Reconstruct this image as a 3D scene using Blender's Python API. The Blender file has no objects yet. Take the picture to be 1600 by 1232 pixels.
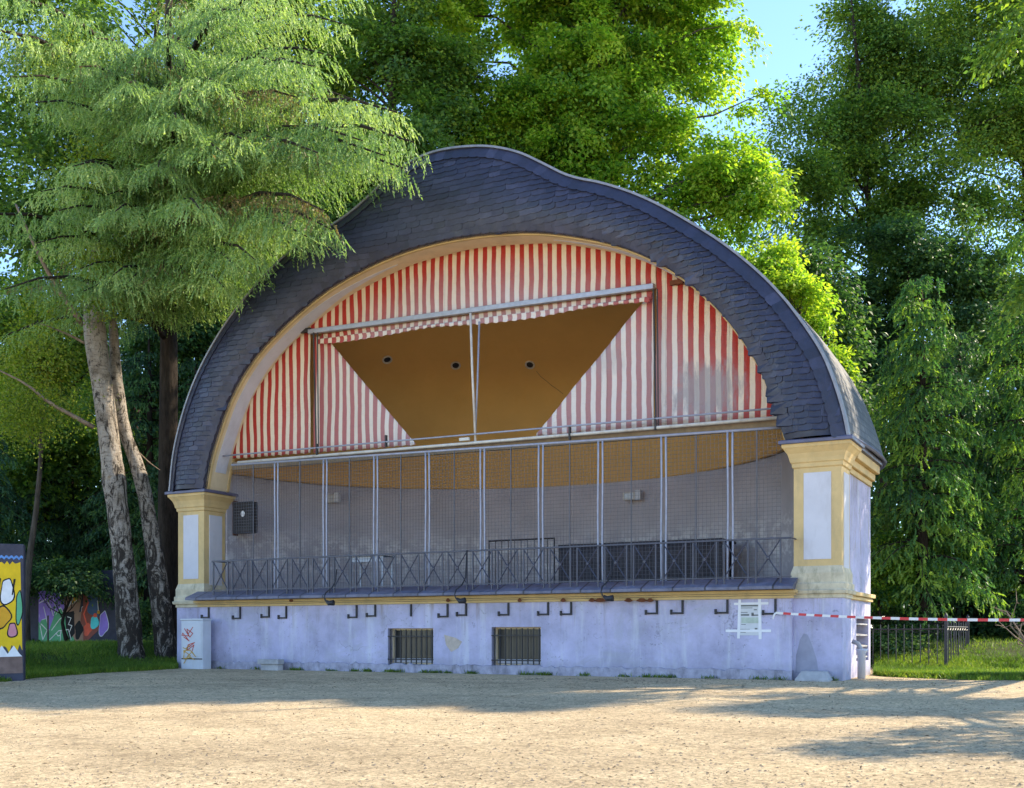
import bpy, math, numpy as np
from mathutils import Vector
S = bpy.context.scene
COL = S.collection
R = math.radians
rng = np.random.default_rng(7)

# ---------------------------------------------------------------- camera model (photo pixels 1600 x 1232)
F, AZ, EYE = 1700.0, R(28), 0.97
CAM = np.array([13.67, -22.8, EYE])
RT = np.array([math.cos(AZ), math.sin(AZ), 0.0])
FW = np.array([-math.sin(AZ), math.cos(AZ), 0.0])
UP = np.array([0, 0, 1.0])
def ray(x, y): return RT*((x-800)/F) + FW + UP*((990-y)/F)
def P(x, y, v):                       # photo pixel -> point on the plane Y = v
    d = ray(x, y); return CAM + d*((v-CAM[1])/d[1])
def PX(x, y, u):                      # photo pixel -> point on the plane X = u
    d = ray(x, y); return CAM + d*((u-CAM[0])/d[0])
def At(x, y, Yc): return CAM + ray(x, y)*Yc     # photo pixel at a depth
def gz(X, Y):
    t = np.clip(-(np.asarray(Y, float)+1.0)/21.0, 0, 1.2)
    return -0.6*t
def Gd(x, y):                         # photo pixel -> point on the gravel
    Yc = 25.0
    for _ in range(30):
        p = At(x, y, Yc); h = EYE-float(gz(p[0], p[1])); Yc = 0.5*Yc+0.5*h*F/(y-990)
    return At(x, y, Yc)

cam = bpy.data.cameras.new("camera"); co = bpy.data.objects.new("camera", cam); COL.objects.link(co)
co.location = CAM; co.rotation_euler = (R(90), 0, AZ)
cam.sensor_width = 36; cam.sensor_fit = 'HORIZONTAL'; cam.lens = 36*F/1600
cam.shift_y = (990-616)/1600.0; cam.clip_end = 1000
S.camera = co

# ---------------------------------------------------------------- mesh helpers
class MB:
    def __init__(s): s.v = []; s.f = []
    def add(s, vs, fs):
        n = len(s.v); s.v += [tuple(map(float, p)) for p in vs]; s.f += [tuple(i+n for i in f) for f in fs]; return s
    def box(s, x0, x1, y0, y1, z0, z1):
        return s.add([(x0,y0,z0),(x1,y0,z0),(x1,y1,z0),(x0,y1,z0),(x0,y0,z1),(x1,y0,z1),(x1,y1,z1),(x0,y1,z1)],
                     [(0,3,2,1),(4,5,6,7),(0,1,5,4),(1,2,6,5),(2,3,7,6),(3,0,4,7)])
    def tube(s, pts, r, n=8):
        pts = [np.array(p, float) for p in pts]; m = len(pts)
        rs = [r]*m if np.isscalar(r) else list(r)
        vs = []; ref = None
        for i, p in enumerate(pts):
            t = pts[min(i+1, m-1)]-pts[max(i-1, 0)]; t = t/(np.linalg.norm(t)+1e-9)
            if ref is None:
                ref = np.array([0, 0, 1.0]) if abs(t[2]) < .9 else np.array([1.0, 0, 0])
            a = np.cross(t, ref); a /= np.linalg.norm(a)+1e-9; b = np.cross(a, t); ref = b
            for k in range(n):
                w = 2*math.pi*k/n; vs.append(p+rs[i]*(a*math.cos(w)+b*math.sin(w)))
        fs = []
        for i in range(m-1):
            for k in range(n):
                k2 = (k+1) % n; fs.append((i*n+k, i*n+k2, (i+1)*n+k2, (i+1)*n+k))
        fs.append(tuple(range(n))[::-1]); fs.append(tuple((m-1)*n+k for k in range(n)))
        return s.add(vs, fs)
    def loft(s, rings, cap=True):     # rings of equal point count, closed loops
        n = len(rings[0]); vs = [p for r in rings for p in r]; fs = []
        for i in range(len(rings)-1):
            for k in range(n):
                k2 = (k+1) % n; fs.append((i*n+k, i*n+k2, (i+1)*n+k2, (i+1)*n+k))
        if cap: fs.append(tuple(range(n))[::-1]); fs.append(tuple((len(rings)-1)*n+k for k in range(n)))
        return s.add(vs, fs)
    def sheet(s, rows):               # grid of points
        n = len(rows[0]); vs = [p for r in rows for p in r]; fs = []
        for i in range(len(rows)-1):
            for k in range(n-1): fs.append((i*n+k, i*n+k+1, (i+1)*n+k+1, (i+1)*n+k))
        return s.add(vs, fs)
    def prism(s, pts, d):             # planar outline extruded by vector d
        n = len(pts); d = np.array(d, float); a = [np.array(p, float) for p in pts]
        return s.add(a+[p+d for p in a], [tuple(range(n)), tuple(range(2*n-1, n-1, -1))]+[(i, n+i, n+(i+1) % n, (i+1) % n) for i in range(n)])
    def build(s, name, mat, parent=None, smooth=False, bevel=0, solid=0):
        off = OFF.get(parent.name, np.zeros(3)) if parent is not None else np.zeros(3)
        me = bpy.data.meshes.new(name)
        v = np.array(s.v)-off
        me.from_pydata(v.tolist(), [], s.f); me.materials.append(mat)
        if smooth: me.polygons.foreach_set('use_smooth', [True]*len(me.polygons))
        me.update()
        o = bpy.data.objects.new(name, me); COL.objects.link(o)
        if parent is not None: o.parent = parent
        OFF[o.name] = off
        if solid:
            m = o.modifiers.new('solid', 'SOLIDIFY'); m.thickness = solid; m.offset = 0
        if bevel:
            m = o.modifiers.new('bevel', 'BEVEL'); m.width = bevel; m.segments = 2; m.limit_method = 'ANGLE'; m.angle_limit = R(40)
        return o
OFF = {}
def thing(name, loc, label, cat, group=None):
    o = bpy.data.objects.new(name, None); COL.objects.link(o); o.location = loc; o.empty_display_size = .12
    OFF[o.name] = np.array(loc, float); return tag(o, label, cat, group)
def tag(o, label=None, cat=None, group=None, kind=None):
    if label: o['label'] = label
    if cat: o['category'] = cat
    if group: o['group'] = group
    if kind: o['kind'] = kind
    return o
def catmull(pts, n):
    p = np.array(pts, float); d = np.r_[0, np.cumsum(np.linalg.norm(np.diff(p, axis=0), axis=1))]
    q = np.vstack([2*p[0]-p[1], p, 2*p[-1]-p[-2]]); out = []
    for s in np.linspace(0, d[-1], n):
        i = min(np.searchsorted(d, s, side='right')-1, len(p)-2); t = (s-d[i])/(d[i+1]-d[i])
        a, b, c, e = q[i], q[i+1], q[i+2], q[i+3]
        out.append(.5*((2*b)+(-a+c)*t+(2*a-5*b+4*c-e)*t*t+(-a+3*b-3*c+e)*t**3))
    return np.array(out)

# ---------------------------------------------------------------- materials
class NT:
    def __init__(s, name):
        m = bpy.data.materials.new(name); m.use_nodes = True; s.m = m; s.t = m.node_tree; s.t.nodes.clear()
    def n(s, typ, **kw):
        nd = s.t.nodes.new(typ)
        for k, v in kw.items():
            if hasattr(nd, k) and k not in nd.inputs.keys(): setattr(nd, k, v)
            else: nd.inputs[k].default_value = v
        return nd
    def l(s, a, b): s.t.links.new(a, b)
    def coord(s, scale=(1, 1, 1), kind='Object'):
        tc = s.n('ShaderNodeTexCoord'); mp = s.n('ShaderNodeMapping'); mp.inputs['Scale'].default_value = scale
        s.l(tc.outputs[kind], mp.inputs[0]); return mp.outputs[0]
    def noise(s, scale, detail=4, rough=.6, sc=(1, 1, 1), dist=0):
        nd = s.n('ShaderNodeTexNoise'); nd.inputs['Scale'].default_value = scale; nd.inputs['Detail'].default_value = detail
        nd.inputs['Roughness'].default_value = rough; nd.inputs['Distortion'].default_value = dist
        s.l(s.coord(sc), nd.inputs['Vector']); return nd.outputs['Fac']
    def ramp(s, fac, stops):
        r = s.n('ShaderNodeValToRGB'); e = r.color_ramp.elements
        while len(e) < len(stops): e.new(.5)
        for i, (p, c) in enumerate(stops):
            e[i].position = p; e[i].color = (*c, 1) if len(c) == 3 else c
        s.l(fac, r.inputs[0]); return r.outputs[0]
    def mix(s, fac, a, b, mode='MIX'):
        nd = s.n('ShaderNodeMix', data_type='RGBA', blend_type=mode)
        for sock, v in ((nd.inputs[0], fac), (nd.inputs[6], a), (nd.inputs[7], b)):
            if isinstance(v, bpy.types.NodeSocket): s.l(v, sock)
            elif np.isscalar(v): sock.default_value = v
            else: sock.default_value = (*v, 1)
        return nd.outputs[2]
    def math(s, op, a, b=0, clamp=False):
        nd = s.n('ShaderNodeMath', operation=op); nd.use_clamp = clamp
        for i, v in enumerate((a, b)):
            if isinstance(v, bpy.types.NodeSocket): s.l(v, nd.inputs[i])
            else: nd.inputs[i].default_value = v
        return nd.outputs[0]
    def xyz(s):
        tc = s.n('ShaderNodeTexCoord'); sp = s.n('ShaderNodeSeparateXYZ'); s.l(tc.outputs['Object'], sp.inputs[0]); return sp.outputs
    def out(s, color, rough=.7, spec=.3, bump=None, bs=.3, bd=.02, metal=0):
        b = s.n('ShaderNodeBsdfPrincipled')
        if isinstance(color, bpy.types.NodeSocket): s.l(color, b.inputs['Base Color'])
        else: b.inputs['Base Color'].default_value = (*color, 1)
        if isinstance(rough, bpy.types.NodeSocket): s.l(rough, b.inputs['Roughness'])
        else: b.inputs['Roughness'].default_value = rough
        b.inputs['Specular IOR Level'].default_value = spec; b.inputs['Metallic'].default_value = metal
        if bump is not None:
            bp = s.n('ShaderNodeBump'); bp.inputs['Strength'].default_value = bs; bp.inputs['Distance'].default_value = bd
            s.l(bump, bp.inputs['Height']); s.l(bp.outputs[0], b.inputs['Normal'])
        o = s.n('ShaderNodeOutputMaterial'); s.l(b.outputs[0], o.inputs[0]); s.bsdf = b; return s.m
def sc3(c, k): return tuple(x*k for x in c)
def paint(name, c, rough=.6, var=.12, spec=.3, scale=6, bump=.15, metal=0, dirt=None):
    t = NT(name); n = t.noise(scale, 5)
    col = t.ramp(n, [(.3, sc3(c, 1-var)), (.7, sc3(c, 1+var))])
    if dirt:
        d = t.noise(2.3, 6, .7, (1, 1, .35)); f = t.ramp(d, [(.52, (0, 0, 0)), (.75, (1, 1, 1))])
        col = t.mix(t.math('MULTIPLY', f, dirt[1]), col, dirt[0])
    return t.out(col, rough, spec, t.noise(scale*9, 4), bump, .01, metal)
M = {}
def plaster():
    t = NT('plaster'); c = (.47, .45, .62)
    col = t.ramp(t.noise(1.1, 7, .7), [(.28, sc3(c, .70)), (.5, c), (.72, sc3(c, 1.25))])
    gr = t.ramp(t.noise(.8, 7, .75, (1, 1, 1.4), 1.2), [(.5, (0, 0, 0)), (.66, (1, 1, 1))])
    col = t.mix(t.math('MULTIPLY', gr, .6), col, (.40, .40, .46))                            # greyed, weathered areas
    st = t.ramp(t.noise(1.6, 7, .75, (2.4, 1, .2)), [(.52, (0, 0, 0)), (.64, (1, 1, 1))])     # pale runs
    col = t.mix(t.math('MULTIPLY', st, .55), col, (.64, .65, .72))
    z = t.xyz()[2]; hi = t.ramp(t.math('DIVIDE', z, 2.0), [(.35, (0, 0, 0)), (.85, (1, 1, 1))])
    rs = t.ramp(t.noise(1.3, 6, .75, (3.5, 1, .22)), [(.55, (0, 0, 0)), (.68, (1, 1, 1))])
    col = t.mix(t.math('MULTIPLY', t.math('MULTIPLY', rs, hi), .75), col, (.27, .22, .18))   # rusty runs below the ledge
    sp = t.ramp(t.noise(13, 4, .65), [(.61, (0, 0, 0)), (.65, (1, 1, 1))])
    sp2 = t.math('MULTIPLY', sp, t.ramp(t.noise(1.2, 3), [(.46, (0, 0, 0)), (.58, (1, 1, 1))]))
    col = t.mix(t.math('MULTIPLY', sp2, .6), col, (.17, .17, .22))                           # chips
    vo = t.n('ShaderNodeTexVoronoi', feature='DISTANCE_TO_EDGE'); vo.inputs['Scale'].default_value = .55
    wv = t.n('ShaderNodeVectorMath', operation='ADD'); nz = t.n('ShaderNodeTexNoise'); nz.inputs['Scale'].default_value = 2.5; nz.inputs['Detail'].default_value = 5
    cc = t.coord(); t.l(cc, nz.inputs['Vector']); t.l(cc, wv.inputs[0]); t.l(nz.outputs['Color'], wv.inputs[1]); t.l(wv.outputs[0], vo.inputs['Vector'])
    ck = t.math('MULTIPLY', t.ramp(vo.outputs['Distance'], [(.0, (1, 1, 1)), (.008, (0, 0, 0))]), t.ramp(t.noise(.9, 2), [(.52, (0, 0, 0)), (.6, (1, 1, 1))]))
    col = t.mix(t.math('MULTIPLY', ck, .55), col, (.14, .13, .16))                           # hair cracks
    lo = t.ramp(t.math('ADD', t.math('DIVIDE', z, 2.0), t.math('MULTIPLY', t.noise(2.5, 6, .7), .3)), [(.2, (1, 1, 1)), (.36, (0, 0, 0))])
    col = t.mix(t.math('MULTIPLY', lo, .55), col, (.27, .26, .31))                           # splash dirt at the foot
    return t.out(col, .85, .2, t.noise(22, 6, .7), .4, .014)
M['plaster'] = plaster()
M['footing'] = paint('footing', (.37, .355, .44), .9, .3, .1, 5, .8, dirt=((.10, .09, .09), .95))
M['repair'] = paint('repair_plaster', (.31, .31, .39), .9, .15, .1, 3, .4)
M['yellow'] = paint('yellow_paint', (.62, .45, .215), .7, .1, .2, 2.5, .3, dirt=((.3, .24, .15), .6))
M['cream'] = paint('cream_paint', (.72, .58, .38), .7, .08, .2, 2.5, .2, dirt=((.45, .36, .24), .45))
M['white'] = paint('white_panel', (.6, .59, .64), .7, .05, .2, 2, .25, dirt=((.42, .40, .41), .5))
M['mossy'] = paint('weathered_moulding', (.58, .51, .37), .85, .2, .1, 4, .5, dirt=((.09, .09, .05), .9))
M['ochre'] = paint('ochre_paint', (.68, .40, .13), .75, .07, .2, .7, .1, dirt=((.66, .35, .09), .4))
def stagewall():
    t = NT('stage_wall'); c = (.44, .41, .45)
    col = t.ramp(t.noise(.8, 5), [(.3, sc3(c, .85)), (.7, sc3(c, 1.15))])
    z = t.xyz()[2]
    band = t.math('MULTIPLY', t.ramp(t.math('DIVIDE', z, 6), [(.40, (0, 0, 0)), (.5, (1, 1, 1))]), t.ramp(t.math('DIVIDE', z, 6), [(.62, (1, 1, 1)), (.7, (0, 0, 0))]))
    f = t.ramp(t.noise(2.6, 7, .75, (1, 1, 1.3)), [(.48, (0, 0, 0)), (.56, (1, 1, 1))])
    col = t.mix(t.math('MULTIPLY', t.math('MULTIPLY', f, band), .8), col, (.68, .66, .68))
    return t.out(col, .85, .15, t.noise(18, 5), .2, .01)
M['stagewall'] = stagewall()
def slate(name, k=1.0):
    t = NT(name); at = t.n('ShaderNodeAttribute'); at.attribute_name = 'tint'
    col = t.ramp(at.outputs['Fac'], [(0, (.02*k, .022*k, .042*k)), (.6, (.029*k, .031*k, .062*k)), (1, (.047*k, .05*k, .092*k))])
    n = t.noise(9, 6, .7); col = t.mix(.5, col, t.ramp(n, [(.3, (.5, .5, .5)), (.7, (1.5, 1.5, 1.5))]), 'MULTIPLY')
    ro = t.ramp(t.noise(4, 4), [(.3, (.36,)*3), (.7, (.6,)*3)])
    return t.out(col, ro, .5, t.noise(30, 5), .4, .006)
M['slate'] = slate('slate')
def slate_brick():
    t = NT('slate_side'); uv = t.coord((1, 1, 1), 'UV')
    b = t.n('ShaderNodeTexBrick'); t.l(uv, b.inputs['Vector'])
    b.inputs['Color1'].default_value = (.035, .037, .05, 1); b.inputs['Color2'].default_value = (.075, .075, .08, 1); b.inputs['Mortar'].default_value = (.012, .012, .014, 1)
    b.inputs['Scale'].default_value = 1; b.inputs['Mortar Size'].default_value = .014; b.inputs['Brick Width'].default_value = .3; b.inputs['Row Height'].default_value = .17
    col = t.mix(.6, b.outputs['Color'], t.ramp(t.noise(5, 6, .7), [(.35, (.4, .4, .42)), (.5, (1, 1, 1)), (.62, (2.4, 2.3, 2.0))]), 'MULTIPLY')
    return t.out(col, .55, .4, b.outputs['Fac'], -.8, .03)
M['slate_side'] = slate_brick()
M['zinc'] = paint('zinc', (.36, .36, .4), .45, .15, .5, 8, .1, .4)
M['leadslab'] = paint('dark_flashing', (.1, .1, .17), .45, .2, .5, 5, .2)
def ledge():
    t = NT('ledge_slab'); b = t.n('ShaderNodeTexBrick'); t.l(t.coord(), b.inputs['Vector'])
    b.inputs['Color1'].default_value = (.10, .105, .16, 1); b.inputs['Color2'].default_value = (.15, .15, .21, 1); b.inputs['Mortar'].default_value = (.03, .03, .04, 1)
    b.inputs['Scale'].default_value = 1; b.inputs['Mortar Size'].default_value = .02; b.inputs['Brick Width'].default_value = .72; b.inputs['Row Height'].default_value = 5
    col = t.mix(.7, b.outputs['Color'], t.ramp(t.noise(5, 6, .7), [(.3, (.5, .5, .5)), (.7, (1.6, 1.6, 1.6))]), 'MULTIPLY')
    return t.out(col, .5, .4, b.outputs['Fac'], -.5, .02)
M['ledge'] = ledge()
def cloth(name):
    t = NT(name); X, Y, Z = t.xyz(); Z = t.math('ADD', Z, 6.0)      # object origin sits 6 m up
    w = t.math('MULTIPLY', t.math('SUBTRACT', t.noise(1.7, 3, .5, (.4, 1, 1)), .5), .05)
    m = t.math('FRACT', t.math('DIVIDE', t.math('ADD', X, t.math('ADD', w, 100.0)), .254))
    st = t.ramp(m, [(.0, (0, 0, 0)), (.035, (1, 1, 1)), (.515, (1, 1, 1)), (.55, (0, 0, 0))])
    # sun-bleached, rain-washed area: everywhere but the sheltered rim under the arch and the left end
    rx = t.math('DIVIDE', X, 8.2); rz = t.math('DIVIDE', t.math('SUBTRACT', Z, 5.0), 5.75)
    rr = t.math('SQRT', t.math('ADD', t.math('MULTIPLY', rx, rx), t.math('MULTIPLY', rz, rz)))
    rr = t.math('ADD', rr, t.math('MULTIPLY', t.math('SUBTRACT', t.noise(.9, 6, .65, (1.6, 1, .6)), .5), .25))
    wash = t.ramp(rr, [(.72, (1, 1, 1)), (.93, (0, 0, 0))])
    wash = t.math('MULTIPLY', wash, t.ramp(t.math('DIVIDE', t.math('ADD', X, 7.0), 7.0), [(.1, (.25, .25, .25)), (.75, (1, 1, 1))]))
    red = t.mix(wash, (.40, .04, .028), (.40, .21, .21))
    pale = t.mix(wash, (.72, .56, .39), (.69, .62, .57))
    col = t.mix(st, pale, red)
    g = t.ramp(t.noise(1.1, 6, .7, (1.5, 1, .8)), [(.6, (0, 0, 0)), (.72, (1, 1, 1))])
    gx = t.math('MULTIPLY', g, t.ramp(t.math('DIVIDE', Z, 10), [(.55, (1, 1, 1)), (.72, (0, 0, 0))]))
    col = t.mix(t.math('MULTIPLY', gx, .3), col, (.3, .27, .27))
    sm = t.ramp(t.math('ABSOLUTE', t.math('SUBTRACT', t.math('FRACT', t.math('DIVIDE', t.math('ADD', X, 100.4), 1.476)), .5)), [(.0, (1, 1, 1)), (.012, (0, 0, 0))]); col = t.mix(t.math('MULTIPLY', sm, .35), col, (.2, .14, .12))
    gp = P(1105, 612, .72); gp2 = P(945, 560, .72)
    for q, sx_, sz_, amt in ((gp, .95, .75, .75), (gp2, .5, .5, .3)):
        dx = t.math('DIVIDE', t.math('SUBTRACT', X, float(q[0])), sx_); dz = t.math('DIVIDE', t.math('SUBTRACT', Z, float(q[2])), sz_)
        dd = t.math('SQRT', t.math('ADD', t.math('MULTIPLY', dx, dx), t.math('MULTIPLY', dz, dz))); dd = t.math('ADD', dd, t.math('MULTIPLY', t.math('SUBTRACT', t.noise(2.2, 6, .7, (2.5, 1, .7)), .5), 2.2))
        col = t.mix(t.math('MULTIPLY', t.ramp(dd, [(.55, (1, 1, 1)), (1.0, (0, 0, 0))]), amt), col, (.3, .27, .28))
    return t.out(col, .85, .1, t.math('ADD', t.noise(3, 4, .6, (5, 1, .7)), t.noise(1.6, 4, .7, (.7, 1, 2.2), 1.5)), .6, .06)
M['cloth'] = cloth('striped_cloth')
M['steel'] = paint('grey_steel', (.33, .34, .42), .45, .15, .5, 7, .1, .15)
M['rail'] = paint('railing_paint', (.045, .047, .075), .4, .2, .5, 7, .2)
M['wire'] = paint('mesh_wire', (.1, .1, .12), .5, .2, .4, 9, .1)
M['whitepipe'] = paint('white_pipe', (.6, .57, .52), .5, .12, .4, 5, .2, dirt=((.25, .13, .06), .7))
M['cable'] = paint('dark_cable', (.05, .045, .045), .6, .2)
M['fence'] = paint('fence_iron', (.028, .028, .036), .45, .3, .5, 9, .3)
M['black'] = paint('black_iron', (.022, .021, .026), .5, .3, .4, 9, .3)
M['rust'] = paint('rust', (.16, .06, .03), .85, .35, .1, 11, .6)
M['brownbeam'] = paint('brown_beam', (.24, .17, .1), .7, .2, .2, 5, .2)
M['dark'] = paint('dark_void', (.012, .012, .014), .8, .3, .1)
M['glass'] = paint('dusty_glass', (.03, .03, .028), .25, .5, .5, 1.5, .05)
M['lampglass'] = paint('lamp_glass', (.5, .5, .52), .2, .1, .6, 5, .02)
M['darkwood'] = paint('dark_platform', (.055, .05, .06), .7, .3, .2, 5, .3)
M['concrete'] = paint('concrete', (.4, .39, .4), .9, .2, .1, 5, .6)
M['cabinet'] = paint('cabinet_grey', (.56, .58, .64), .5, .06, .4, 3, .1, dirt=((.35, .33, .3), .3))
M['red'] = paint('red_spray', (.5, .07, .05), .6); M['orange'] = paint('ochre_spray', (.55, .33, .06), .6)
M['paper'] = paint('paper', (.62, .63, .66), .8, .06); M['tape'] = paint('white_tape', (.78, .78, .82), .5, .05)
M['ink'] = paint('grey_ink', (.16, .17, .17), .8); M['inkpale'] = paint('pale_green_print', (.45, .52, .45), .8, .2)
def spray(name, c): M[name] = paint(name, c, .65, .12, .2, 4, .15, dirt=(sc3(c, .55), .35))
spray('s_yellow', (.78, .52, .02)); spray('s_amber', (.7, .36, .03)); spray('s_black', (.015, .015, .02)); spray('s_white', (.78, .78, .8)); spray('s_blue', (.13, .28, .6))
spray('s_purple', (.34, .22, .72)); spray('s_green', (.13, .42, .22)); spray('s_teal', (.12, .72, .76)); spray('s_red', (.85, .14, .08)); spray('s_maroon', (.30, .09, .07)); spray('s_navy', (.08, .14, .26)); spray('s_brown', (.36, .22, .16)); spray('s_pink', (.6, .25, .3))
M['darkwall'] = paint('dark_concrete', (.07, .07, .095), .85, .25, .1, 3, .5)
M['brownwall'] = paint('brown_concrete', (.22, .15, .13), .9, .3, .1, 3, .5)
def tape_stripe():
    t = NT('barrier_tape'); tc = t.n('ShaderNodeTexCoord'); sp = t.n('ShaderNodeSeparateXYZ'); t.l(tc.outputs['UV'], sp.inputs[0])
    m = t.math('FRACT', t.math('MULTIPLY', sp.outputs[0], 1/.38))
    return t.out(t.ramp(m, [(.48, (.75, .73, .74)), (.52, (.6, .03, .04))]), .4, .4)
M['tapestripe'] = tape_stripe()
def gravel():
    t = NT('gravel')
    c = t.ramp(t.noise(1.4, 8, .8), [(.3, (.48, .37, .235)), (.5, (.64, .50, .315)), (.7, (.77, .615, .40))])
    g = t.ramp(t.noise(24, 4, .8), [(.34, (.5, .49, .47)), (.5, (1, 1, 1)), (.68, (1.45, 1.45, 1.45))])
    c = t.mix(.9, c, g, 'MULTIPLY')
    big = t.ramp(t.noise(.22, 4, .6, (1, 2.2, 1), .6), [(.35, (.82, .81, .80)), (.5, (1, 1, 1)), (.66, (1.1, 1.09, 1.06))]); c = t.mix(.9, c, big, 'MULTIPLY')
    g2 = t.ramp(t.noise(9, 5, .8), [(.36, (.6, .58, .56)), (.5, (1, 1, 1)), (.65, (1.25, 1.24, 1.2))])
    c = t.mix(.85, c, g2, 'MULTIPLY')
    d = t.ramp(t.noise(16, 5, .8, (1, 1.6, 1)), [(.66, (0, 0, 0)), (.72, (1, 1, 1))])
    c = t.mix(t.math('MULTIPLY', d, .35), c, (.2, .14, .09))
    return t.out(c, .95, .1, t.noise(26, 6, .8), 1.0, .05)
M['gravel'] = gravel()
def soil():
    t = NT('lawn_soil'); return t.out(t.ramp(t.noise(3, 6, .7), [(.3, (.05, .045, .025)), (.6, (.06, .09, .025)), (.8, (.11, .09, .06))]), .95, .1, t.noise(20, 5), .6, .04)
M['soil'] = soil()
def leafmat(name, stops, trans=.35, rough=.5, spec=.25):
    t = NT(name); at = t.n('ShaderNodeAttribute'); at.attribute_name = 'tint'
    col = t.ramp(at.outputs['Fac'], stops); t.out(col, rough, spec)
    tr = t.n('ShaderNodeBsdfTranslucent'); t.l(t.mix(1, col, (1.35, 1.45, .6), 'MULTIPLY'), tr.inputs[0])
    mx = t.n('ShaderNodeMixShader'); mx.inputs[0].default_value = trans
    t.l(t.bsdf.outputs[0], mx.inputs[1]); t.l(tr.outputs[0], mx.inputs[2])
    o = [n for n in t.t.nodes if n.type == 'OUTPUT_MATERIAL'][0]; t.l(mx.outputs[0], o.inputs[0]); return t.m
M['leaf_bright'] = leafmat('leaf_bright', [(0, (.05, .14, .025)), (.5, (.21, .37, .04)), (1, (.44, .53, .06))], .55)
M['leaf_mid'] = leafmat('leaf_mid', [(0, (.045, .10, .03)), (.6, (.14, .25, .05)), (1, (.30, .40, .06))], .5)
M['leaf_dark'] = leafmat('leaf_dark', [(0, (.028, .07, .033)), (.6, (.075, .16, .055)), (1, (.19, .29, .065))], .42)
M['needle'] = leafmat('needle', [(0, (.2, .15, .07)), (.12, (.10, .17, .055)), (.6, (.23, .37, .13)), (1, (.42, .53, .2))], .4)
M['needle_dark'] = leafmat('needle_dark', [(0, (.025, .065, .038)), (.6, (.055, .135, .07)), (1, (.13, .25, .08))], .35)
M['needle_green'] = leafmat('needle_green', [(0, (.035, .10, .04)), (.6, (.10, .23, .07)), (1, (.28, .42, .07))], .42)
M['leaf_birch'] = leafmat('leaf_birch', [(0, (.08, .13, .02)), (.5, (.2, .28, .03)), (1, (.36, .36, .05))], .45)
M['grass'] = leafmat('grass_blade', [(0, (.07, .11, .02)), (.5, (.12, .22, .025)), (1, (.32, .36, .06))], .4)
def bark(name, a, b, sc=(1, 1, .2)):
    t = NT(name); n = t.noise(9, 7, .75, sc)
    return t.out(t.ramp(n, [(.3, a), (.7, b)]), .9, .1, n, 1.0, .06)
M['bark'] = bark('dark_bark', (.012, .01, .009), (.07, .055, .045)); M['bark_grey'] = bark('grey_bark', (.03, .027, .024), (.13, .11, .09)); M['bark_pale'] = bark('pale_branch', (.16, .11, .08), (.38, .3, .23))
def birch():
    t = NT('birch_bark'); X, Y, Z = t.xyz()
    c = t.ramp(t.noise(2.2, 7, .75, (1, 1, .8)), [(.3, (.14, .11, .08)), (.45, (.36, .31, .26)), (.6, (.46, .41, .36)), (.72, (.30, .2, .1))])
    n = t.noise(3.6, 8, .78, (1, 1, .42), 1.4)
    thr = t.math('SUBTRACT', n, t.math('MULTIPLY', t.math('SUBTRACT', 6.0, Z), .014))
    crack = t.ramp(thr, [(.44, (1, 1, 1)), (.5, (0, 0, 0))])
    c = t.mix(t.math('MULTIPLY', crack, .95), c, (.03, .024, .02))
    h = t.ramp(t.noise(4, 6, .75, (1, 1, 5), .6), [(.53, (0, 0, 0)), (.62, (1, 1, 1))]); c = t.mix(t.math('MULTIPLY', h, .75), c, (.07, .05, .04))
    return t.out(c, .8, .15, t.math('ADD', n, t.noise(14, 5, .7, (1, 1, .4))), 1.0, .09)
M['birch'] = birch()

# ---------------------------------------------------------------- world, sun
SUN_C = (0.945, 0.33); SUN_EL = R(37)
sd = RT*SUN_C[0]+FW*SUN_C[1]; sd = sd/np.linalg.norm(sd)*math.cos(SUN_EL); sd[2] = math.sin(SUN_EL)
W = bpy.data.worlds.new("World"); S.world = W; W.use_nodes = True
nt = W.node_tree; bg = nt.nodes['Background']; sky = nt.nodes.new('ShaderNodeTexSky'); sky.sky_type = 'NISHITA'
sky.sun_disc = False; sky.sun_elevation = SUN_EL; sky.sun_rotation = math.atan2(sd[0], sd[1]); sky.air_density = 1.0; sky.dust_density = .0; sky.ozone_density = 4.0
nt.links.new(sky.outputs[0], bg.inputs[0]); bg.inputs[1].default_value = .15
sl = bpy.data.lights.new("sun", 'SUN'); sl.energy = 3.9; sl.angle = R(.5); sl.color = (1, .86, .64)
so = bpy.data.objects.new("sun", sl); COL.objects.link(so); so.rotation_euler = Vector(sd).to_track_quat('Z', 'Y').to_euler()
S.view_settings.view_transform = 'Standard'; S.view_settings.look = 'None'; S.view_settings.gamma = 1; S.view_settings.exposure = 1.45
S.render.engine = 'CYCLES'; S.cycles.max_bounces = 6; S.cycles.diffuse_bounces = 4; S.cycles.transmission_bounces = 4; S.cycles.glossy_bounces = 2
S.cycles.use_denoising = True; S.cycles.sample_clamp_indirect = 6

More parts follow.
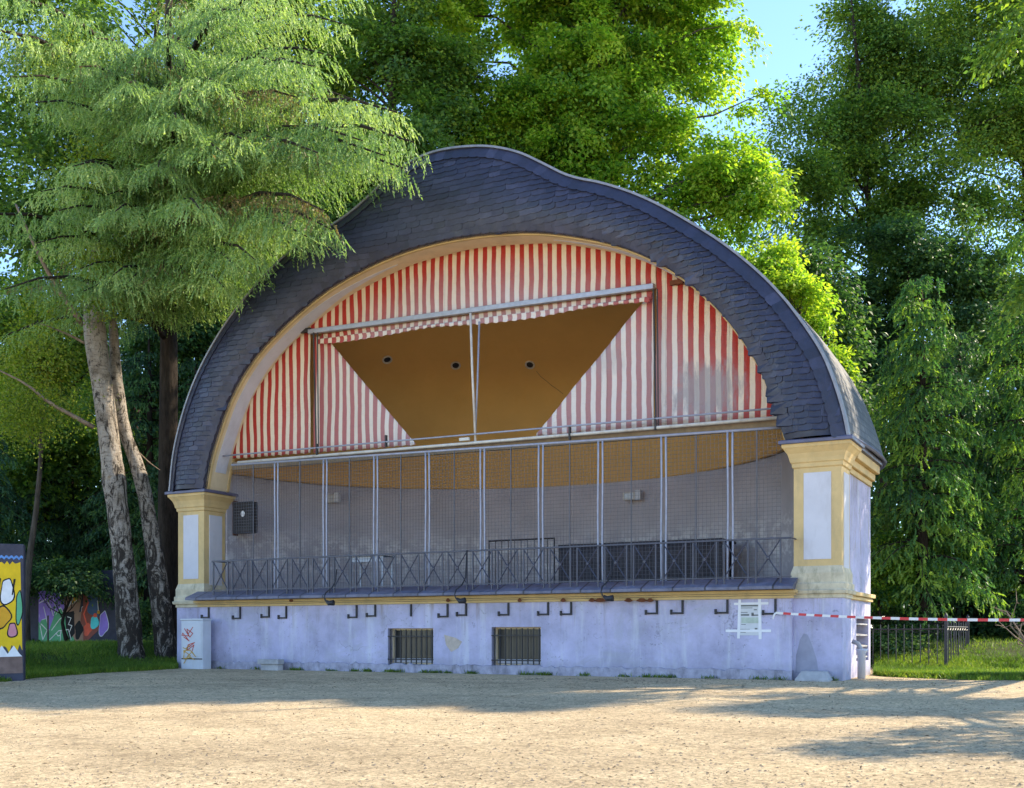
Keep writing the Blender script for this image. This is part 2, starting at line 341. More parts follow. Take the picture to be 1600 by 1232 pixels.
# ================================================================ BANDSTAND
HB, VB = 8.2, -.16                       # half opening, front plane of the base wall
band = thing('bandstand', (0, 0, 0), 'large shell bandstand with slate arch roof, red striped cloth and pale lavender base wall', 'bandstand')
ZC = 4.98                               # top of pier caps
outer_px = [(266,768),(273,705),(289,640),(312,580),(345,520),(385,465),(430,415),(480,375),(528,347),(560,323),(590,295),(616,271),(645,252),(680,238),(720,231),(765,230),(810,239),(850,257),(880,272),(905,280),(940,287),(985,301),(1030,321),(1080,349),(1130,381),(1180,421),(1220,461),(1255,506),(1285,553),(1305,602),(1319,650),(1327,692)]
inner_px = [(321,768),(328,725),(341,680),(362,622),(395,565),(440,515),(500,463),(560,426),(620,399),(680,381),(740,370),(800,365),(850,365),(900,371),(950,381),(1000,398),(1045,421),(1085,450),(1125,488),(1160,532),(1188,578),(1208,630),(1220,665),(1228,692)]
O = catmull([P(x, y, -.12)[[0, 2]] for x, y in outer_px], 150)
I = catmull([P(x, y, -.05)[[0, 2]] for x, y in inner_px], 150)
O[0, 1] = O[-1, 1] = I[0, 1] = I[-1, 1] = ZC+.02
for A in (O, I):
    A[:, 1] = np.maximum(A[:, 1], ZC+.02)
# --- base wall with two windows
def holes_wall(u0, u1, z0, z1, v, holes, dep, mb):
    us = sorted({u0, u1, *[h[0] for h in holes], *[h[1] for h in holes]}); zs = sorted({z0, z1, *[h[2] for h in holes], *[h[3] for h in holes]})
    for a, b in zip(us[:-1], us[1:]):
        for c, d in zip(zs[:-1], zs[1:]):
            if any(h[0] <= a and b <= h[1] and h[2] <= c and d <= h[3] for h in holes): continue
            mb.add([(a,v,c),(b,v,c),(b,v,d),(a,v,d)], [(0,1,2,3)])
    for a, b, c, d in holes:
        mb.add([(a,v,c),(b,v,c),(b,v,d),(a,v,d),(a,v+dep,c),(b,v+dep,c),(b,v+dep,d),(a,v+dep,d)], [(0,4,5,1),(1,5,6,2),(2,6,7,3),(3,7,4,0)])
wins = []
for x0, x1, y0, y1 in ((606,677,982,1039),(768,845,980,1041)):
    a, b = P(x0, y1, VB), P(x1, y0, VB); wins.append((a[0], b[0], a[2], b[2]))
ZB = 1.86
m = MB(); holes_wall(-HB, HB, .2, ZB, VB, wins, .3, m)
m.add([(-HB,VB,.2),(-HB,1.2,.2),(-HB,1.2,ZB),(-HB,VB,ZB)], [(0,3,2,1)]); m.add([(HB,VB,.2),(HB,1.2,.2),(HB,1.2,ZB),(HB,VB,ZB)], [(0,1,2,3)])
m.build('base_wall', M['plaster'], band)
m = MB()
n = 160; pts = []
for i in range(n+1):
    u = -HB-.02+(2*HB+.04)*i/n; w = .03*rng.normal(); pts.append((u, VB-.035-.012*rng.random(), .205+w*.6))
m.sheet([[(p[0], p[1]-.03*rng.random(), -.3) for p in pts], pts, [(p[0], VB+.02, p[2]+.015) for p in pts]]); m.build('footing', M['footing'], band)
for a, b, c, d in wins:
    wi = MB(); wi.box(a, b, VB+.27, VB+.31, c, d); wo = wi.build('window', M['glass'], band)
    fr = MB(); w = .05
    fr.box(a, b, VB+.2, VB+.26, d-w, d); fr.box(a, b, VB+.2, VB+.26, c, c+w); fr.box(a, a+w, VB+.2, VB+.26, c+w, d-w); fr.box(b-w, b, VB+.2, VB+.26, c+w, d-w)
    fr.build('window_frame', M['cream'], wo, bevel=.006)
    wh = MB(); wh.box(a+.06, b-.06, VB+.2, VB+.25, c+.06, c+.16); wh.build('window_rail', M['white'], wo)
    g = MB(); nb = 9
    for k in range(nb): x = a+.06+(b-a-.12)*k/(nb-1); g.box(x-.012, x+.012, VB+.03, VB+.055, c-.01, d-.03)
    for z in (c+.14, d-.2): g.box(a-.01, b+.01, VB+.0, VB+.028, z-.015, z+.015)
    g.build('window_bars', M['black'], wo)
# repaired arch stain, patches of bare plaster
def decal(parent, name, mat, pix, v, d=.006):
    mm = MB(); q = [P(x, y, v) for x, y in pix]; mm.prism(q, (0, -d, 0)); return mm.build(name, mat, parent)
decal(band, 'repair_patch', M['repair'], [(1243,1052),(1244,1025),(1250,1000),(1256,990),(1262,992),(1268,1005),(1276,1030),(1280,1054)], -.012, .01)
decal(band, 'bare_patch', paint('bare_plaster', (.5, .42, .36), .9, .2), [(694,992),(712,997),(722,1003),(716,1013),(705,1019),(697,1008)], VB, .004)
decal(band, 'bare_patch', M['dark'], [(1282,980),(1288,978),(1293,984),(1292,989),(1284,986)], -.012, .004)
# cornice and ledge
m = MB()
for (z0, z1, o) in ((1.70, 1.76, .05), (1.765, 1.80, .09), (1.805, 1.875, .13)):
    m.box(-HB-o, HB+o, VB-o, VB+.02, z0, z1)
m.build('cornice', M['yellow'], band, bevel=.012)
m = MB(); f0 = VB-.44; e = .12
pr = [(f0, 1.88), (f0, 1.94), (f0+.05, 1.965), (-.12, 2.13), (.35, 2.15), (.35, 1.88)]
rings = []
for u in np.linspace(-HB-e, HB+e, 60): rings.append([(u if v < 0 else np.clip(u, -HB, HB), v, z+.008*math.sin(u*4.3)*(z > 1.9)) for v, z in pr])
m.loft(rings); m.build('ledge', M['ledge'], band)
for x, w_ in ((925,5),(938,9),(982,6),(1003,8),(1016,5),(880,4),(812,3),(700,3),(455,3)):
    q = [P(x+w_*math.cos(a)*(1+.3*math.sin(3*a)), 938+3.2*math.sin(a), VB-.13)[[0, 2]] for a in np.linspace(0, 6.28, 12, endpoint=False)]; MB().prism([(p[0], VB-.131, min(p[1], 1.868)) for p in q], (0, -.003, 0)).build('rust_stain', M['rust'], band)
# stage floor
m = MB(); nn = 40; ring = [(-7.7, .3), (7.7, .3)]+[(7.7*math.cos(a), .8+7.2*math.sin(a)) for a in np.linspace(0, math.pi, nn)]
m.prism([(x, y, 1.9) for x, y in ring], (0, 0, .12)); m.build('stage_floor', M['darkwood'], band)
# piers
def rect(u0, u1, v0, v1, z, o=0): return [(u0-o, v0-o, z), (u1+o, v0-o, z), (u1+o, v1+o, z), (u0-o, v1+o, z)]
for s in (-1, 1):
    u0, u1 = sorted((s*HB, s*(HB+.98))); v0, v1 = 0.0, .85
    p = MB().box(u0, u1, v0, v1, 2.36, 4.42).build('pier', M['yellow'], band, bevel=.01)
    lo = MB().box(u0-.02, u1+.02, v0-.02, v1+.02, -.3, 1.70).build('pier_foot', M['plaster'], p)
    mo = MB().loft([rect(u0, u1, v0, v1, 1.70, .05), rect(u0, u1, v0, v1, 1.78, .05), rect(u0, u1, v0, v1, 1.79, .1), rect(u0, u1, v0, v1, 1.86, .12), rect(u0, u1, v0, v1, 1.88, .08), rect(u0, u1, v0, v1, 2.0, .08), rect(u0, u1, v0, v1, 2.02, .05), rect(u0, u1, v0, v1, 2.22, .05), rect(u0, u1, v0, v1, 2.37, .0)])
    mo.build('pier_moulding', M['mossy'], p, bevel=.008)
    cp = MB().loft([rect(u0, u1, v0, v1, 4.4, .0), rect(u0, u1, v0, v1, 4.42, .03), rect(u0, u1, v0, v1, 4.5, .035), rect(u0, u1, v0, v1, 4.52, .06), rect(u0, u1, v0, v1, 4.6, .075), rect(u0, u1, v0, v1, 4.7, .11), rect(u0, u1, v0, v1, 4.8, .18), rect(u0, u1, v0, v1, 4.82, .2), rect(u0, u1, v0, v1, 4.89, .21)])
    cp.build('pier_cap', M['yellow'], p, bevel=.006)
    MB().loft([rect(u0, u1, v0, v1, 4.892, .26), rect(u0, u1, v0, v1, 4.96, .26), rect(u0, u1, v0, v1, 4.985, .2)]).build('cap_flashing', M['leadslab'], p, bevel=.006)
    w = .21
    MB().box(u0+w, u1-w, v0-.014, v0+.01, 2.5, 4.3).build('pier_panel', M['white'], p, bevel=.008)
    iu = s*HB; MB().box(iu-.014 if s > 0 else iu-.01, iu+.01 if s > 0 else iu+.014, v0+.2, v1-.14, 2.3, 4.3).build('pier_panel', M['white'], p, bevel=.008)
    ou = s*(HB+.98); MB().box(ou-.01 if s > 0 else ou-.014, ou+.014 if s > 0 else ou+.01, v0+.2, v1-.12, 2.3, 4.3).build('pier_panel', M['white'], p, bevel=.008)
    # side wall behind the pier
    a, b = sorted((s*(HB+.3), s*(HB+.9))); sv = 3.7
    sw = MB().box(a, b, v1, sv, 1.88, 4.4).build('side_wall', M['plaster'], band)
    if s > 0:       # vent niche in the lower side wall
        q0, q1 = PX(1338, 1034, b), PX(1361, 968, b)
        mm = MB(); va, vb = q0[1], min(q1[1], sv-.2); za, zb = q0[2], q1[2]
        mm.box(a, b, v1, va, -.3, 1.7); mm.box(a, b, vb, sv, -.3, 1.7); mm.box(a, b, va, vb, -.3, za); mm.box(a, b, va, vb, zb, 1.7); mm.box(a, b-.35, va, vb, za, zb)
        mm.build('side_base', M['plaster'], sw)
        vn = MB().box(b-.34, b-.33, va+.005, vb-.005, za+.005, zb-.005).build('vent', M['dark'], band)
        sl_ = MB()
        for k in range(4): z = za+.1+(zb-za-.16)*k/3.2; sl_.add([(b-.3,va+.003,z),(b-.02,va+.003,z-.03),(b-.02,vb-.003,z-.03),(b-.3,vb-.003,z),(b-.3,va+.003,z+.03),(b-.02,va+.003,z),(b-.02,vb-.003,z),(b-.3,vb-.003,z+.03)], [(0,3,2,1),(4,5,6,7),(0,1,5,4),(1,2,6,5),(2,3,7,6),(3,0,4,7)])
        sl_.build('vent_slat', M['concrete'], vn)
    else:
        MB().box(a, b, v1, sv, -.3, 1.7).build('side_base', M['plaster'], sw)
    cs = MB(); ed = s*(HB+.9)
    for z0, z1, o in ((1.70, 1.78, .06), (1.785, 1.875, .11)):
        lo_, hi_ = sorted((s*(HB+.31), ed+s*o)); cs.box(lo_, hi_, v1+.1, sv+o, z0, z1)
    cs.build('side_band', M['yellow'], sw, bevel=.015); cs = MB()
    for z0, z1, o in ((4.4, 4.52, .05), (4.523, 4.68, .12), (4.683, 4.875, .22)):
        lo_, hi_ = sorted((s*(HB+.31), ed+s*o)); cs.box(lo_, hi_, v1+.18, sv, z0, z1)
    lo_, hi_ = sorted((s*(HB+.31), ed+s*.28)); MB().box(lo_, hi_, v1+.265, sv-.01, 4.88, 4.99).build('side_flashing', M['leadslab'], sw, bevel=.01)
    cs.build('side_cornice', M['yellow'], sw, bevel=.015)
# outer back wall (half ellipse)
m = MB(); ar = np.linspace(0, math.pi, 60)
m.sheet([[(9.05*math.cos(a), 3.7+6.0*math.sin(a), z) for a in ar] for z in (-.3, 4.95)]); m.build('back_wall', M['plaster'], band, smooth=True)
# slate front band of the arch: curved sheet + tiles
def band_v(t): return -.10-.22*np.sin(np.pi*np.clip(t, 0, 1))**.8
rows = []
for t in np.linspace(0, 1, 9):
    q = I*(1-t)+O*t; rows.append([(q[i, 0], float(band_v(t)), q[i, 1]) for i in range(150)])
m = MB(); m.sheet(rows)
m.sheet([[(p[0], -.10, p[1]) for p in I], [(p[0], 0.02, p[1]) for p in I]])
fascia = m.build('roof_front', M['slate'], band, smooth=True)
def add_tint(o, vals, dom='POINT'):
    a = o.data.attributes.new('tint', 'FLOAT', dom); a.data.foreach_set('value', np.asarray(vals, np.float32))
add_tint(fascia, np.full(len(fascia.data.vertices), .1))
def polydist(p, A):
    a, b = A[:-1], A[1:]; d = b-a; t = np.clip(((p-a)*d).sum(1)/(d*d).sum(1), 0, 1); q = a+d*t[:, None]; return np.sqrt(((p-q)**2).sum(1)).min()
def inside(p, A):
    x, z = p; X, Z = A[:, 0], A[:, 1]; c = False; j = len(A)-1
    for i in range(len(A)):
        if (Z[i] > z) != (Z[j] > z) and x < (X[j]-X[i])*(z-Z[i])/(Z[j]-Z[i]+1e-12)+X[i]: c = not c
        j = i
    return c
Ob = np.vstack([O, [O[-1]-[0, 1], O[0]-[0, 1]]]); Ib = np.vstack([I, [I[-1]-[0, 1], I[0]-[0, 1]]])
tm = MB(); tints = []
def tile(c, ex, ez, w, h, proud, dO=None, dI=None, tint=None):
    # c: top centre in (u,z); ex: along row; ez: pointing down the slope
    prof = [(-.5, 0), (.5, 0), (.5, .84), (.40, .95), (.1, 1), (-.25, .985), (-.46, .92), (-.5, .84)]
    vs = []
    for a, b in prof:
        q = c+ex*(a*w)+ez*(b*h)
        do, di = polydist(q, O), polydist(q, I); t = di/(di+do+1e-9)
        vs.append((q[0], float(band_v(t))-.008-proud*(.15+.85*b), q[1]))
    back = [(x, y+.03, z) for x, y, z in vs]; n = len(prof)
    tm.add(vs+back, [tuple(range(n))]+[(i, n+i, n+(i+1) % n, (i+1) % n) for i in range(1, n)])
    tints.extend([float(np.clip(rng.normal(.45, .22), 0, 1)) if tint is None else tint]*(2*n))
row = 0; z = O[:, 1].max()
while z > ZC:
    u = -9.6+.14*(row % 2)+.03*rng.normal()
    while u < 9.6:
        c = np.array([u, z]); mid = c-[0, .12]
        if inside(mid, Ob) and not inside(mid, Ib):
            do, di = polydist(mid, O), polydist(mid, I)
            if do > .2 and di > .1 and z-.3 > ZC-.02:
                sl_ = .10*math.sin(u*.5)
                tile(c, np.array([1, sl_*.3]), np.array([sl_*.2+.03*rng.normal(), -1]), rng.uniform(.32,.37), .25, .019+.007*rng.random())
        u += .325+.02*rng.normal()
    z -= .13; row += 1
def border(A, step, w, h, sgn, start):
    d = np.r_[0, np.cumsum(np.linalg.norm(np.diff(A, axis=0), axis=1))]
    for s in np.arange(.12, d[-1]-.1, step):
        q = np.array([np.interp(s, d, A[:, 0]), np.interp(s, d, A[:, 1])]); q2 = np.array([np.interp(s+.05, d, A[:, 0]), np.interp(s+.05, d, A[:, 1])])
        t = (q2-q)/np.linalg.norm(q2-q); nrm = np.array([t[1], -t[0]])   # towards the inside of the arch
        tile(q+nrm*start, t, nrm*sgn, w, h, .045)
border(O, .25, .27, .3, 1, .0)
border(I, .25, .27, .24, 1, -.24)
tiles = tm.build('roof_slates', M['slate'], band); add_tint(tiles, tints)
# flashing along the outer edge
m = MB(); tt = np.gradient(O, axis=0); tt /= np.linalg.norm(tt, axis=1)[:, None]; no = np.c_[-tt[:, 1], tt[:, 0]]
Oo = O+no*.03; Oi = O-no*.02
m.loft([[(Oi[i,0], -.17, Oi[i,1]), (Oo[i,0], -.17, Oo[i,1]), (Oo[i,0], .06, Oo[i,1]), (Oi[i,0], .06, Oi[i,1])] for i in range(150)])
m.build('edge_flashing', paint('flashing_zinc', (.24, .24, .27), .45, .2, .5, 8, .1, .3), band, bevel=.008)
# main roof behind: extruded arch, then half dome
m = MB(); rows = []; Or = O+no*.01
vs_ = list(np.linspace(0.0, 3.2, 14))+[3.2+6.4*math.sin(a) for a in np.linspace(.1, math.pi/2-.03, 16)]
for v in vs_:
    if v <= 3.2: k = 1.0; e = .28*(v/3.2)**1.0
    else: k = math.sqrt(1-((v-3.2)/6.45)**2); e = .28*k
    w = 1+e/9.0
    fl = np.clip(1-(Or[:, 1]-ZC)/2.5, 0, 1)         # eaves flare outwards near the bottom
    rows.append([(Or[i, 0]*k*(1+.012*fl[i]*min(v/2, 1)), v, ZC+.0+(Or[i, 1]-ZC)*k-.25*fl[i]*min(v/3.2, 1)*0) for i in range(150)])
m.sheet(rows); main = m.build('roof', M['slate_side'], band, smooth=True)
uvl = main.data.uv_layers.new(name='UVMap'); dO_ = np.r_[0, np.cumsum(np.linalg.norm(np.diff(O, axis=0), axis=1))]
vi = np.zeros(len(main.data.loops), np.int32); main.data.loops.foreach_get('vertex_index', vi)
uvs = np.c_[np.array(vs_)[vi//150], dO_[vi % 150]]; uvl.data.foreach_set('uv', uvs.ravel().astype(np.float32))
# eave gutter edges at the sides
m = MB()
for s in (0, -1):
    ed = [rows[j][s] for j in range(len(rows))]; m.tube([(p[0], p[1], p[2]-.02) for p in ed], .045, 6)
m.build('eave_edge', M['leadslab'], band)
# intrados: cream strip with white inset panels near the springing
VI = .85
m = MB(); ti = np.gradient(I, axis=0); ti /= np.linalg.norm(ti, axis=1)[:, None]; ni = np.c_[ti[:, 1], -ti[:, 0]]
m.loft([[(I[i,0], -.07, I[i,1]), (I[i,0], VI, I[i,1]), (I[i,0]-ni[i,0]*.3, VI, I[i,1]-ni[i,1]*.3), (I[i,0]-ni[i,0]*.06, -.07, I[i,1]-ni[i,1]*.06)] for i in range(150)])
m.build('arch_soffit', M['cream'], band, smooth=False)
for rg in (range(4, 62), range(92, 146)):
    rg = list(rg); m = MB(); rr = []
    for j, i in enumerate(rg):
        far = j if rg[0] < 50 else len(rg)-1-j
        tp = min(1.0, (len(rg)-far)/22.0); h = .21*tp+.002
        q = I[i]+ni[i]*.012; q2 = I[i]-ni[i]*.02
        rr.append([(q[0], .42-h, q[1]), (q[0], .42+h, q[1]), (q2[0], .42+h, q2[1]), (q2[0], .42-h, q2[1])])
    m.loft(rr); m.build('soffit_panel', M['white'], band)
for off, name in ((.04, 'front'), (VI-.04, 'back')):
    m = MB(); m.loft([[(I[i,0]+ni[i,0]*.03, off-.04, I[i,1]+ni[i,1]*.03), (I[i,0]+ni[i,0]*.03, off+.04, I[i,1]+ni[i,1]*.03), (I[i,0]-ni[i,0]*.02, off+.04, I[i,1]-ni[i,1]*.02), (I[i,0]-ni[i,0]*.02, off-.04, I[i,1]-ni[i,1]*.02)] for i in range(150)])
    m.build('soffit_bead', M['yellow'], band)
# interior shell: grey wall ellipse + ochre dome
EW, ED, ZW = 8.16, 7.0, 5.55
m = MB(); aa = np.linspace(-.12, math.pi+.12, 90)
def ell(a): return EW*math.cos(a), .85+ED*max(math.sin(a), -.0)
m.sheet([[(*ell(a), z) for a in np.linspace(0, math.pi, 90)] for z in np.linspace(1.95, ZW, 12)]); m.build('stage_wall', M['stagewall'], band, smooth=True)
for s in (-1, 1):
    a, b = sorted((s*(HB+.0), s*(EW-.02))); MB().box(a, b, VI+.004, VI+.1, 1.95, ZW+1.2).build('stage_jamb', M['stagewall'], band)
SI = I-ni*.02; m = MB(); rows = []
def dome(i, k):
    u, z = SI[i]; uu = np.clip(u, -EW, EW) if z < ZW else u
    return (u*k*EW/max(abs(SI[:, 0]).max(), EW), .87+ED*math.sqrt(max(0, 1-k*k)), ZW+max(z-ZW, 0)*k**.8+.0)
for k in np.cos(np.linspace(0, math.pi/2-.002, 40)): rows.append([dome(i, k) for i in range(150)])
m.sheet(rows); m.build('stage_ceiling', M['ochre'], band, smooth=True)
# three ceiling lights on the dome
from mathutils.bvhtree import BVHTree
dv = [Vector(p) for r in rows for p in r]; nC = 150; df = [(i*nC+k, i*nC+k+1, (i+1)*nC+k+1, (i+1)*nC+k) for i in range(len(rows)-1) for k in range(nC-1)]
bvh = BVHTree.FromPolygons(dv, df)
for x, y in ((605,562),(712,571),(828,570)):
    d = Vector(ray(x, y)).normalized(); h = bvh.ray_cast(Vector(CAM), d)
    if h[0] is None: continue
    p, nn_ = np.array(h[0]), np.array(h[1]); nn_ = nn_ if np.dot(nn_, np.array(d)) < 0 else -nn_
    a = np.cross(nn_, UP); a /= np.linalg.norm(a); b = np.cross(nn_, a)
    def circ(r, o): return [tuple(p+nn_*o+r*(a*math.cos(w)+b*math.sin(w))) for w in np.linspace(0, 2*math.pi, 24, endpoint=False)]
    rim = MB().loft([circ(.15, -.02), circ(.15, .03), circ(.12, .04), circ(.105, .02), circ(.1, -.0)], cap=False).build('ceiling_light', M['whitepipe'], band)
    MB().loft([circ(.1, -.01), circ(.1, .012), circ(.05, .016), circ(.04, .005), circ(.01, .004)]).build('light_core', M['black'], rim)

ck = []
for x, y in ((838,580),(845,589),(853,595),(861,602),(870,608),(880,616)):
    h = bvh.ray_cast(Vector(CAM), Vector(ray(x, y)).normalized())
    if h[0] is not None: ck.append(np.array(h[0])-ray(x, y)*.0008)
if len(ck) > 2: MB().tube(ck, .009, 4).build('ceiling_crack', M['brownbeam'], band)
# ---------------------------------------------------------------- wall hooks (parts of the bandstand)
for x in (327,376,421,448,558,587,643,700,729,795,857,893,1027,1067,1137,1212):
    p = P(x, 945, VB); u = p[0]; zt = 1.70; L = (.34, .31)[x % 2]
    g = MB().box(u-.022, u+.022, VB-.045, VB-.005, zt-L, zt-.01)
    if x != 643:
        g.box(u-.26, u-.0225, VB-.042, VB-.008, zt-L+.002, zt-L+.04); g.box(u-.28, u-.235, VB-.05, VB-.002, zt-L-.01, zt-L+.1)
    g.build('hook', M['black'], band, bevel=.006)

# ---------------------------------------------------------------- railing
ra = thing('iron_railing', (0, -.42, 2.0), 'low dark iron railing of crossed square panels running along the stage ledge', 'railing')
u0, u1 = P(331, 900, -.42)[0], P(1237, 880, -.42)[0]; zt, zb_ = 2.93, 2.14; vy = -.42
MB().box(u0, u1, vy-.022, vy+.022, zt-.018, zt+.022).box(u0+.001, u0+.03, vy, .3, zt-.01, zt+.018).box(u1-.03, u1-.001, vy, .3, zt-.01, zt+.018).build('handrail', M['rail'], ra, bevel=.006)
MB().box(u0, u1, vy-.014, vy+.014, zb_-.012, zb_+.012).build('bottom_rail', M['rail'], ra)
npan = 23; per = (u1-u0-.12)/npan
for k in range(npan):
    a = u0+.06+k*per; b = a+per-.165; cx, cz = (a+b)/2, (zt+zb_)/2
    x_ = MB()
    for (p, q) in (((a, zb_), (b, zt-.012)), ((a, zt-.012), (b, zb_))):
        x_.tube([(p[0], vy, p[1]), (q[0], vy+.012*(p[1] > zb_), q[1])], .015, 5)
    for x in (a, b): MB().box(x-.017, x+.017, vy-.0135, vy+.0135, 1.98, zt-.013).build('post', M['rail'], ra)
    panel = x_.build('cross_bars', M['rail'], ra)
    MB().loft([[(cx+r*math.cos(w), y, cz+r*math.sin(w)) for w in np.linspace(0, 2*math.pi, 12, endpoint=False)] for r, y in ((.03, vy+.02), (.042, vy-.005), (.03, vy-.028))]).build('rosette', M['rail'], panel)

# ---------------------------------------------------------------- safety screen behind the railing
VS = .12
sc = thing('safety_screen', (0, VS, 2.0), 'tall steel wire mesh screen with paired posts closing the stage front', 'screen')
xs = (432,508,587,668,754,845,938,1037,1141); pu = [P(x, 800, VS)[0] for x in xs]
tl, tr_ = P(362, 727, VS), P(1226, 668, VS)
def ztop(u): return tl[2]+(tr_[2]-tl[2])*(u-tl[0])/(tr_[0]-tl[0])
bu = [tl[0]]+pu+[tr_[0]]
for u in pu:
    q = MB()
    for o in (-.055, .055):
        pts = [(u+o+.006*math.sin(z*2.1+u+o*9), VS, z) for z in np.linspace(2.03, ztop(u), 14)]; q.tube(pts, .024, 6)
    q.build('post', M['steel'], sc, smooth=True)
MB().tube([tl, tr_], .03, 8).build('top_rail', M['steel'], sc, smooth=True)
MB().tube([(tl[0], VS, 2.06), (tr_[0], VS, 2.06)], .02, 6).build('bottom_rail', M['steel'], sc)
for i in range(len(bu)-1):
    a, b = bu[i]+.08, bu[i+1]-.08; q = MB(); mid = (a+b)/2; r = .003
    nv = int((b-a)/.085); 
    for k in range(nv+1):
        x = a+(b-a)*k/nv; zz = ztop(x); q.box(x-r, x+r, VS-r, VS+r, 2.07, zz-.03)
    nz = int((ztop(mid)-2.1)/.085)
    for k in range(nz):
        z = 2.12+.085*k; q.box(a, b, VS+r+.001, VS+3*r, z-r, z+r)
    pan = q.build('mesh_panel', M['wire'], sc)
    MB().box(mid-.012, mid+.012, VS-.03, VS-.006, 2.07, ztop(mid)-.03).build('centre_bar', M['wire'], pan)
for k, x in enumerate((381,)): 
    u = P(x, 800, VS)[0]
bm_ = P(360, 716, .5), P(1228, 657, .5)

# ---------------------------------------------------------------- awning cloth
VC = .72
aw = thing('striped_awning', (0, VC, 6), 'red and cream striped canvas filling the arch round a trapezoid opening', 'awning')
Iu, Iz = I[:, 0], I[:, 1]
def ztop_arch(u): return float(np.interp(u, Iu, Iz))+.05
barL, barR = P(486, 520, VC), P(1024, 449, VC); dL, dR = P(648, 693, VC), P(838, 677, VC); rl, rr_ = P(345, 716, VC), P(1226, 648, VC)
dLt, dRt = P(503, 520, VC), P(1015, 458, VC)
def lin(a, b, u): return a[2]+(b[2]-a[2])*(u-a[0])/(b[0]-a[0])
def cloth_strip(name, u0, u1, zl, zh, vo=0.0, seed=0, nz=10):
    us = np.arange(u0, u1+.02, .045); us = us[us < u1]; us = np.r_[us, u1]; rows = []
    for j in range(nz+1):
        t = j/nz; rw = []
        for u in us:
            a, b = zl(u), max(zh(u), zl(u)+.002); z = a+(b-a)*t
            v = VC+vo+.03*math.sin(u*1.3+seed)*math.sin(math.pi*t)+.018*math.sin(u*3.1+z*1.7+seed)+.012*math.sin(u*7.3-z*2.9+seed*2)*math.sin(math.pi*t)+.006*math.sin(u*24)
            rw.append((u, v, z))
        rows.append(rw)
    m = MB(); m.sheet(rows); return m.build(name, M['cloth'], aw, smooth=True, solid=.006)
u_l = float(I[:75, 0][np.argmin(np.abs(I[:75, 1]-rl[2]))]); u_r = float(I[75:, 0][np.argmin(np.abs(I[75:, 1]-rr_[2]))])
rail = lambda u: lin(rl, rr_, u)
scal = lambda u: rail(u)-.07+.035*abs(math.sin(u*12))
cloth_strip('canvas_wing', u_l+.0, barL[0]-.03, scal, ztop_arch, 0, 1, 14)
cloth_strip('canvas_wing', barL[0]+.06, dL[0], scal, lambda u: lin(dLt, dL, u) if u > dLt[0] else lin(barL, barR, u)-.12, .03, 2, 12)
cloth_strip('canvas_wing', dR[0], barR[0]-.05, scal, lambda u: lin(dR, dRt, u) if u < dRt[0] else lin(barL, barR, u)-.12, .03, 3, 12)
cloth_strip('canvas_wing', barR[0]+.03, u_r, scal, ztop_arch, 0, 4, 14)
cloth_strip('canvas_valance', barL[0]-.02, barR[0]+.02, lambda u: lin(barL, barR, u)-.02, ztop_arch, 0.02, 5, 10)
cloth_strip('canvas_fringe', dLt[0]-.05, dRt[0]+.05, lambda u: lin(barL, barR, u)-.38+.03*abs(math.sin(u*12))-.04*math.sin(1.3*u), lambda u: lin(barL, barR, u)-.24, -.12, 6, 4)
cloth_strip('canvas_fringe', dLt[0]-.05, dRt[0]+.05, lambda u: lin(barL, barR, u)-.26, lambda u: lin(barL, barR, u)-.06, .04, 6, 4)
MB().loft([[(p[0], VC-.15+a, p[2]+b) for a, b in ((0, -.07), (.12, -.07), (.12, .07), (0, .05))] for p in (barL, barR)]).build('awning_bar', M['zinc'], aw, bevel=.01)
MB().tube([P(345,713,.35), P(1226,637,.35)], .022, 8).build('tension_rod', M['steel'], aw, smooth=True)
MB().tube([P(372,723,.4), P(1226,652,.4)], .04, 8).build('awning_rail', M['whitepipe'], aw, smooth=True)
MB().loft([[(p[0], .55+a, p[2]-.12+b) for a, b in ((0, -.11), (.1, -.11), (.1, .11), (0, .11))] for p in (P(362,722,.55), P(1230,652,.55))]).build('beam', M['brownbeam'], aw)
for x, yt, yb in ((490,520,700),(1021,452,668)):
    for o in (0, 6): MB().tube([P(x+o, yt, VC-.18), P(x+o*.6+4, yb, VC-.18)], .016 if o else .022, 6).build('stay', M['cable'], aw)
MB().tube([P(735,490,.5), P(738,580,.5), P(743,690,.4)], .03, 8).build('pole', M['whitepipe'], aw, smooth=True)
MB().tube([P(749,503,.62), P(746,600,.6), P(742,690,.45)], .026, 8).build('pole', M['steel'], aw, smooth=True)
a = P(727, 687, .33); MB().box(a[0]-.16, a[0]+.12, a[1]-.04, a[1]+.04, a[2]-.035, a[2]+.045).build('clamp', M['whitepipe'], aw, bevel=.012)
for x, y in ((603,690),(890,678),(495,703),(1024,662)): 
    a = P(x, y, .36); MB().box(a[0]-.018, a[0]+.018, a[1]-.03, a[1]+.05, a[2]-.14, a[2]+.16).build('clip', M['cable'], aw)
a, b = P(462,519,.66), P(487,515,.66); MB().box(a[0], b[0]-.02, .6, .68, a[2]-.07, a[2]+.04).build('bracket', M['cable'], aw)
a, b = P(1048,440,.62), P(1068,436,.62); MB().box(a[0], b[0], .56, .64, a[2]-.1, a[2]).build('bracket', M['rust'], aw)

